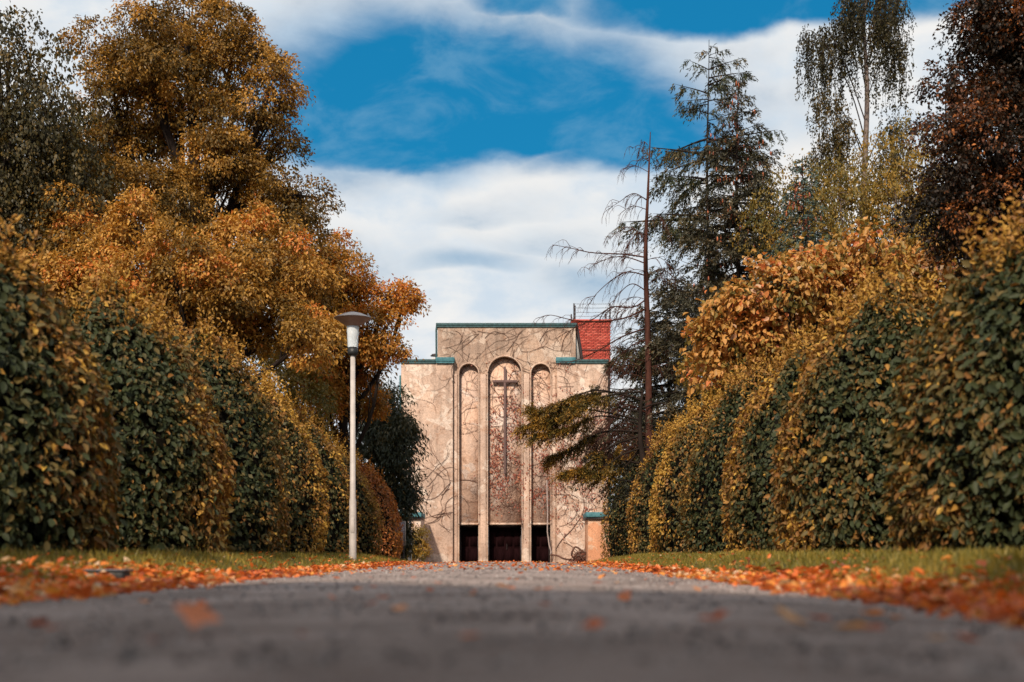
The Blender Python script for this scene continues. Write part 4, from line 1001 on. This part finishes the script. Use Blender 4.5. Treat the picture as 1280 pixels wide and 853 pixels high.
bough([(808, 262), (790, 258), (772, 270)], .016, 1.1)
bough([(810, 215), (795, 208), (782, 212)], .012, 1)
bough([(810, 195), (800, 182), (790, 186)], .010, 1)
bough([(809, 365), (790, 355), (772, 370), (758, 395)], .024, 1.1)
bough([(809, 385), (780, 398), (745, 402), (715, 400), (688, 394), (672, 398)], .034, .8, .8, -.5)
bough([(810, 372), (792, 384), (765, 384), (740, 400), (715, 412), (690, 426)], .030, .7, .8, .5)
bough([(810, 410), (780, 420), (748, 438), (722, 450), (690, 455)], .036, .8, .8)
bough([(810, 425), (790, 432), (770, 450), (755, 470)], .026, 1)
for q in range(26):
    py = r.uniform(180, 480); L_ = 10 + (py - 165) * .13; sgn = r.choice([-1, 1], p=[.45, .55]); px0 = 810
    bough([(px0, py), (px0 + sgn * L_ * .5, py - r.uniform(2, 9)), (px0 + sgn * L_, py + r.uniform(0, 16))], .013, 1.1, .9, r.normal(0, 1.2))
for q in range(16):      # dead lower boughs behind the golden sprays
    py = r.uniform(490, 570); bough([(811, py), (780, py - 10), (745 + r.uniform(-10, 20), py + r.uniform(0, 30)), (730 + r.uniform(-20, 25), py + r.uniform(10, 50))], .014, 1, 1, r.normal(-1, 1))
wood.build('bough', M['redbark'], dt, True)

# weeping birch
wb = thing('weeping_birch', 'tall weeping birch with pale trunk and long hanging strands before the clouds', 'tree', (X(1083, 50), 50, -.1))
wood = MB(); fo = MB(); r = np.random.default_rng(81)
sp_ = smoothpts([(X(1086, 50), 50, -.3), P3(1084, 400, 50), P3(1080, 250, 50), P3(1084, 120, 50), P3(1080, 30, 50), P3(1086, -22, 50)], 24)
wood.tube(sp_, np.linspace(.17, .02, 24), 8); wood.build('trunk', M['birchbark'], wb, True)
wood = MB()
arms = [((1080, 170), (1062, 110), (1035, 60), (1012, 38), (998, 52)), ((1081, 150), (1060, 90), (1040, 45), (1030, 35), (1020, 45)), ((1082, 110), (1070, 50), (1055, 22), (1044, 32)), ((1083, 90), (1100, 30), (1115, 0), (1128, 12)),
        ((1082, 60), (1095, 10), (1105, -18), (1118, -8)), ((1082, 50), (1070, 5), (1060, -14), (1050, -5)), ((1082, 130), (1100, 80), (1118, 50), (1130, 60)), ((1082, 20), (1086, -20), (1092, -28), (1100, -20)),
        ((1080, 200), (1060, 150), (1035, 120), (1015, 125)), ((1081, 210), (1100, 170), (1118, 150), (1128, 165)), ((1080, 240), (1050, 190), (1030, 180), (1018, 195)), ((1080, 60), (1075, 20), (1068, 0), (1062, 6)), ((1082, 90), (1090, 40), (1096, 20), (1104, 30)), ((1080, 230), (1095, 200), (1112, 190), (1125, 200)), ((1080, 190), (1065, 160), (1050, 150), (1042, 160))]
AP, AT, AD = [], [], []
for bi, bpts in enumerate(arms):
    dd0 = r.normal(0, 1.0); b_ = smoothpts([P3(px, py, 50 + dd0 * q / 3) for q, (px, py) in enumerate(bpts)], 18); wood.tube(b_, np.linspace(.024, .006, 18), 5)
    for q in range(33):
        u = r.uniform(.3, 1) ** .7; o_ = b_[int(u * 17)] + [r.normal(0, .15), r.normal(0, .5), 0]; l_ = r.uniform(1.0, 3.4) * (.6 + .5 * r.random())
        k = 12; tt = np.linspace(0, 1, k)[:, None]; sx = r.normal(0, .12); st = o_ + np.array([sx, r.normal(0, .15), 0]) * tt + np.array([0, 0, -1]) * l_ * tt; st[:, 2] += .12 * np.sin(tt.ravel() * 2.0)
        st[:, 0] += .05 * np.sin(tt.ravel() * 6 + q); wood.tube(st[::2], .005, 3)
        kk = int(l_ / .030); w = np.sort(r.random(kk)); gapm = np.sin(w * 17 + q * 2.3) > -.75
        pp = np.stack([np.interp(w, tt.ravel(), st[:, c_]) for c_ in range(3)], -1)[gapm] + r.normal(0, .045, (gapm.sum(), 3))
        AP.append(pp); AD.append(np.array([0, 0, -1.]) + r.normal(0, .55, (len(pp), 3))); AT.append(np.clip(.25 + r.normal(0, .15) + .3 * (o_[2] < Z(90, 50)) + r.normal(0, .15, len(pp)), 0, 1))
P = np.concatenate(AP); n = len(P); fo.leaves(P, np.concatenate(AD), r.normal(0, 1, (n, 3)), .085 + .03 * r.random(n), .055, np.concatenate(AT))
fo.build('foliage', M['darkbirch'], wb); wood.build('bough', M['bark'], wb, True)

# ------------------------------------------------------------------ hedges beside and behind the camera, with unseen trees added for shade
def by_label(s): return [o for o in bpy.data.objects if o.get('label', '').startswith(s)][0]
hL = by_label('green leaved hedge dome third'); hR = by_label('green hedge dome third')
for (D, wh) in ((7.6, 'just ahead of'), (1.8, 'beside'), (-4.0, 'behind')):
    copy_thing(hL, (-5.3, D, .18), 'clipped hedge dome %s the camera on the left' % wh, 0.0, .95)
    copy_thing(hR, (5.0, D, .18), 'clipped hedge dome %s the camera on the right' % wh, 0.0, .95)
bt = by_label('tallest brown orange lime'); bt2 = by_label('lighter orange lime')
for k, (x, y, rz, s, lab) in enumerate(((-4.0, -.8, 1.1, .76, 'unseen lime tree added to shade the road left of the camera'), (4.2, -.5, 3.0, .78, 'unseen lime tree added to shade the road right of the camera'),
        (1.2, -4.5, 2.2, .95, 'unseen lime tree added for shade right of the road some way behind the camera'), (-3.4, -5, 4.0, .95, 'unseen lime tree added for shade left of the road some way behind the camera'),
        (-9.5, 8, 5.0, .75, 'lime tree added for shade left of the nearest hedge dome, out of the picture'), (10.5, 9, .6, .75, 'lime tree added for shade right of the nearest hedge dome, out of the picture'), (-3.5, 1.6, 2.5, .66, 'unseen lime tree on the left verge added to shade the near road'), (3.3, 1.2, 5.5, .66, 'unseen lime tree on the right verge added to shade the near road'), (-2.7, -2.6, 3.6, .85, 'unseen lime tree added for shade on the left verge just behind the camera'), (-2.9, -6.8, .8, .95, 'unseen lime tree added for shade on the left verge some steps behind the camera'), (2.4, -2.4, 2.0, .8, 'unseen lime tree added for shade on the right verge just behind the camera'), (-3.6, -9.5, 1.7, 1.0, 'unseen lime tree added for shade, second behind the camera on the left'), (-6.5, -13, 2.9, 1.0, 'unseen lime tree added for shade, third behind the camera on the left'), (-.6, -13, .4, 1.0, 'unseen lime tree added for shade far behind the camera'))):
    copy_thing(bt2, (x, y, .1), lab, rz, s)  # unseen tree copies, added to shade the near road and hedges
# grit on the road
def grit():
    r = np.random.default_rng(91); n = 9000
    y = 2.2 + 26 * r.random(n) ** 1.5; x = RC + RH * 1.02 * (2 * r.random(n) - 1); s_ = .003 + .006 * r.random(n) ** 2
    z = gz(x, y) + .010; P = np.stack([x, y, z], -1)
    a_ = r.random(n) * 6.28; e1 = np.stack([np.cos(a_), np.sin(a_), 0 * a_], -1) * s_[:, None]; e2 = np.stack([-np.sin(a_), np.cos(a_), 0 * a_], -1) * s_[:, None] * .8; up = np.array([0, 0, 1.]) * s_[:, None] * 1.3
    v = np.stack([P - e1 - e2, P + e1 - e2, P + e1 + e2, P - e1 + e2, P - e1 * .5 - e2 * .6 + up, P + e1 * .6 - e2 * .4 + up * .8, P + e1 * .5 + e2 * .6 + up, P - e1 * .6 + e2 * .4 + up * .9], 1).reshape(-1, 3)
    i = np.arange(n)[:, None] * 8; f = np.concatenate([i + [q] for q in ([4, 5, 6, 7], [0, 1, 5, 4], [1, 2, 6, 5], [2, 3, 7, 6], [3, 0, 4, 7])])
    mb = MB(); mb.add(v, f, np.tile(r.random(n), 5)); o = mb.build('grit', M['grit'], None, kind='stuff'); o['label'] = 'small stones and grit strewn over the asphalt'; o['category'] = 'grit'
M['grit'] = leafmat('road grit', G((0.0, (.06, .05, .05)), (.6, (.24, .21, .20)), (1.0, (.45, .40, .38))), 0.0, .95, .1)
grit()
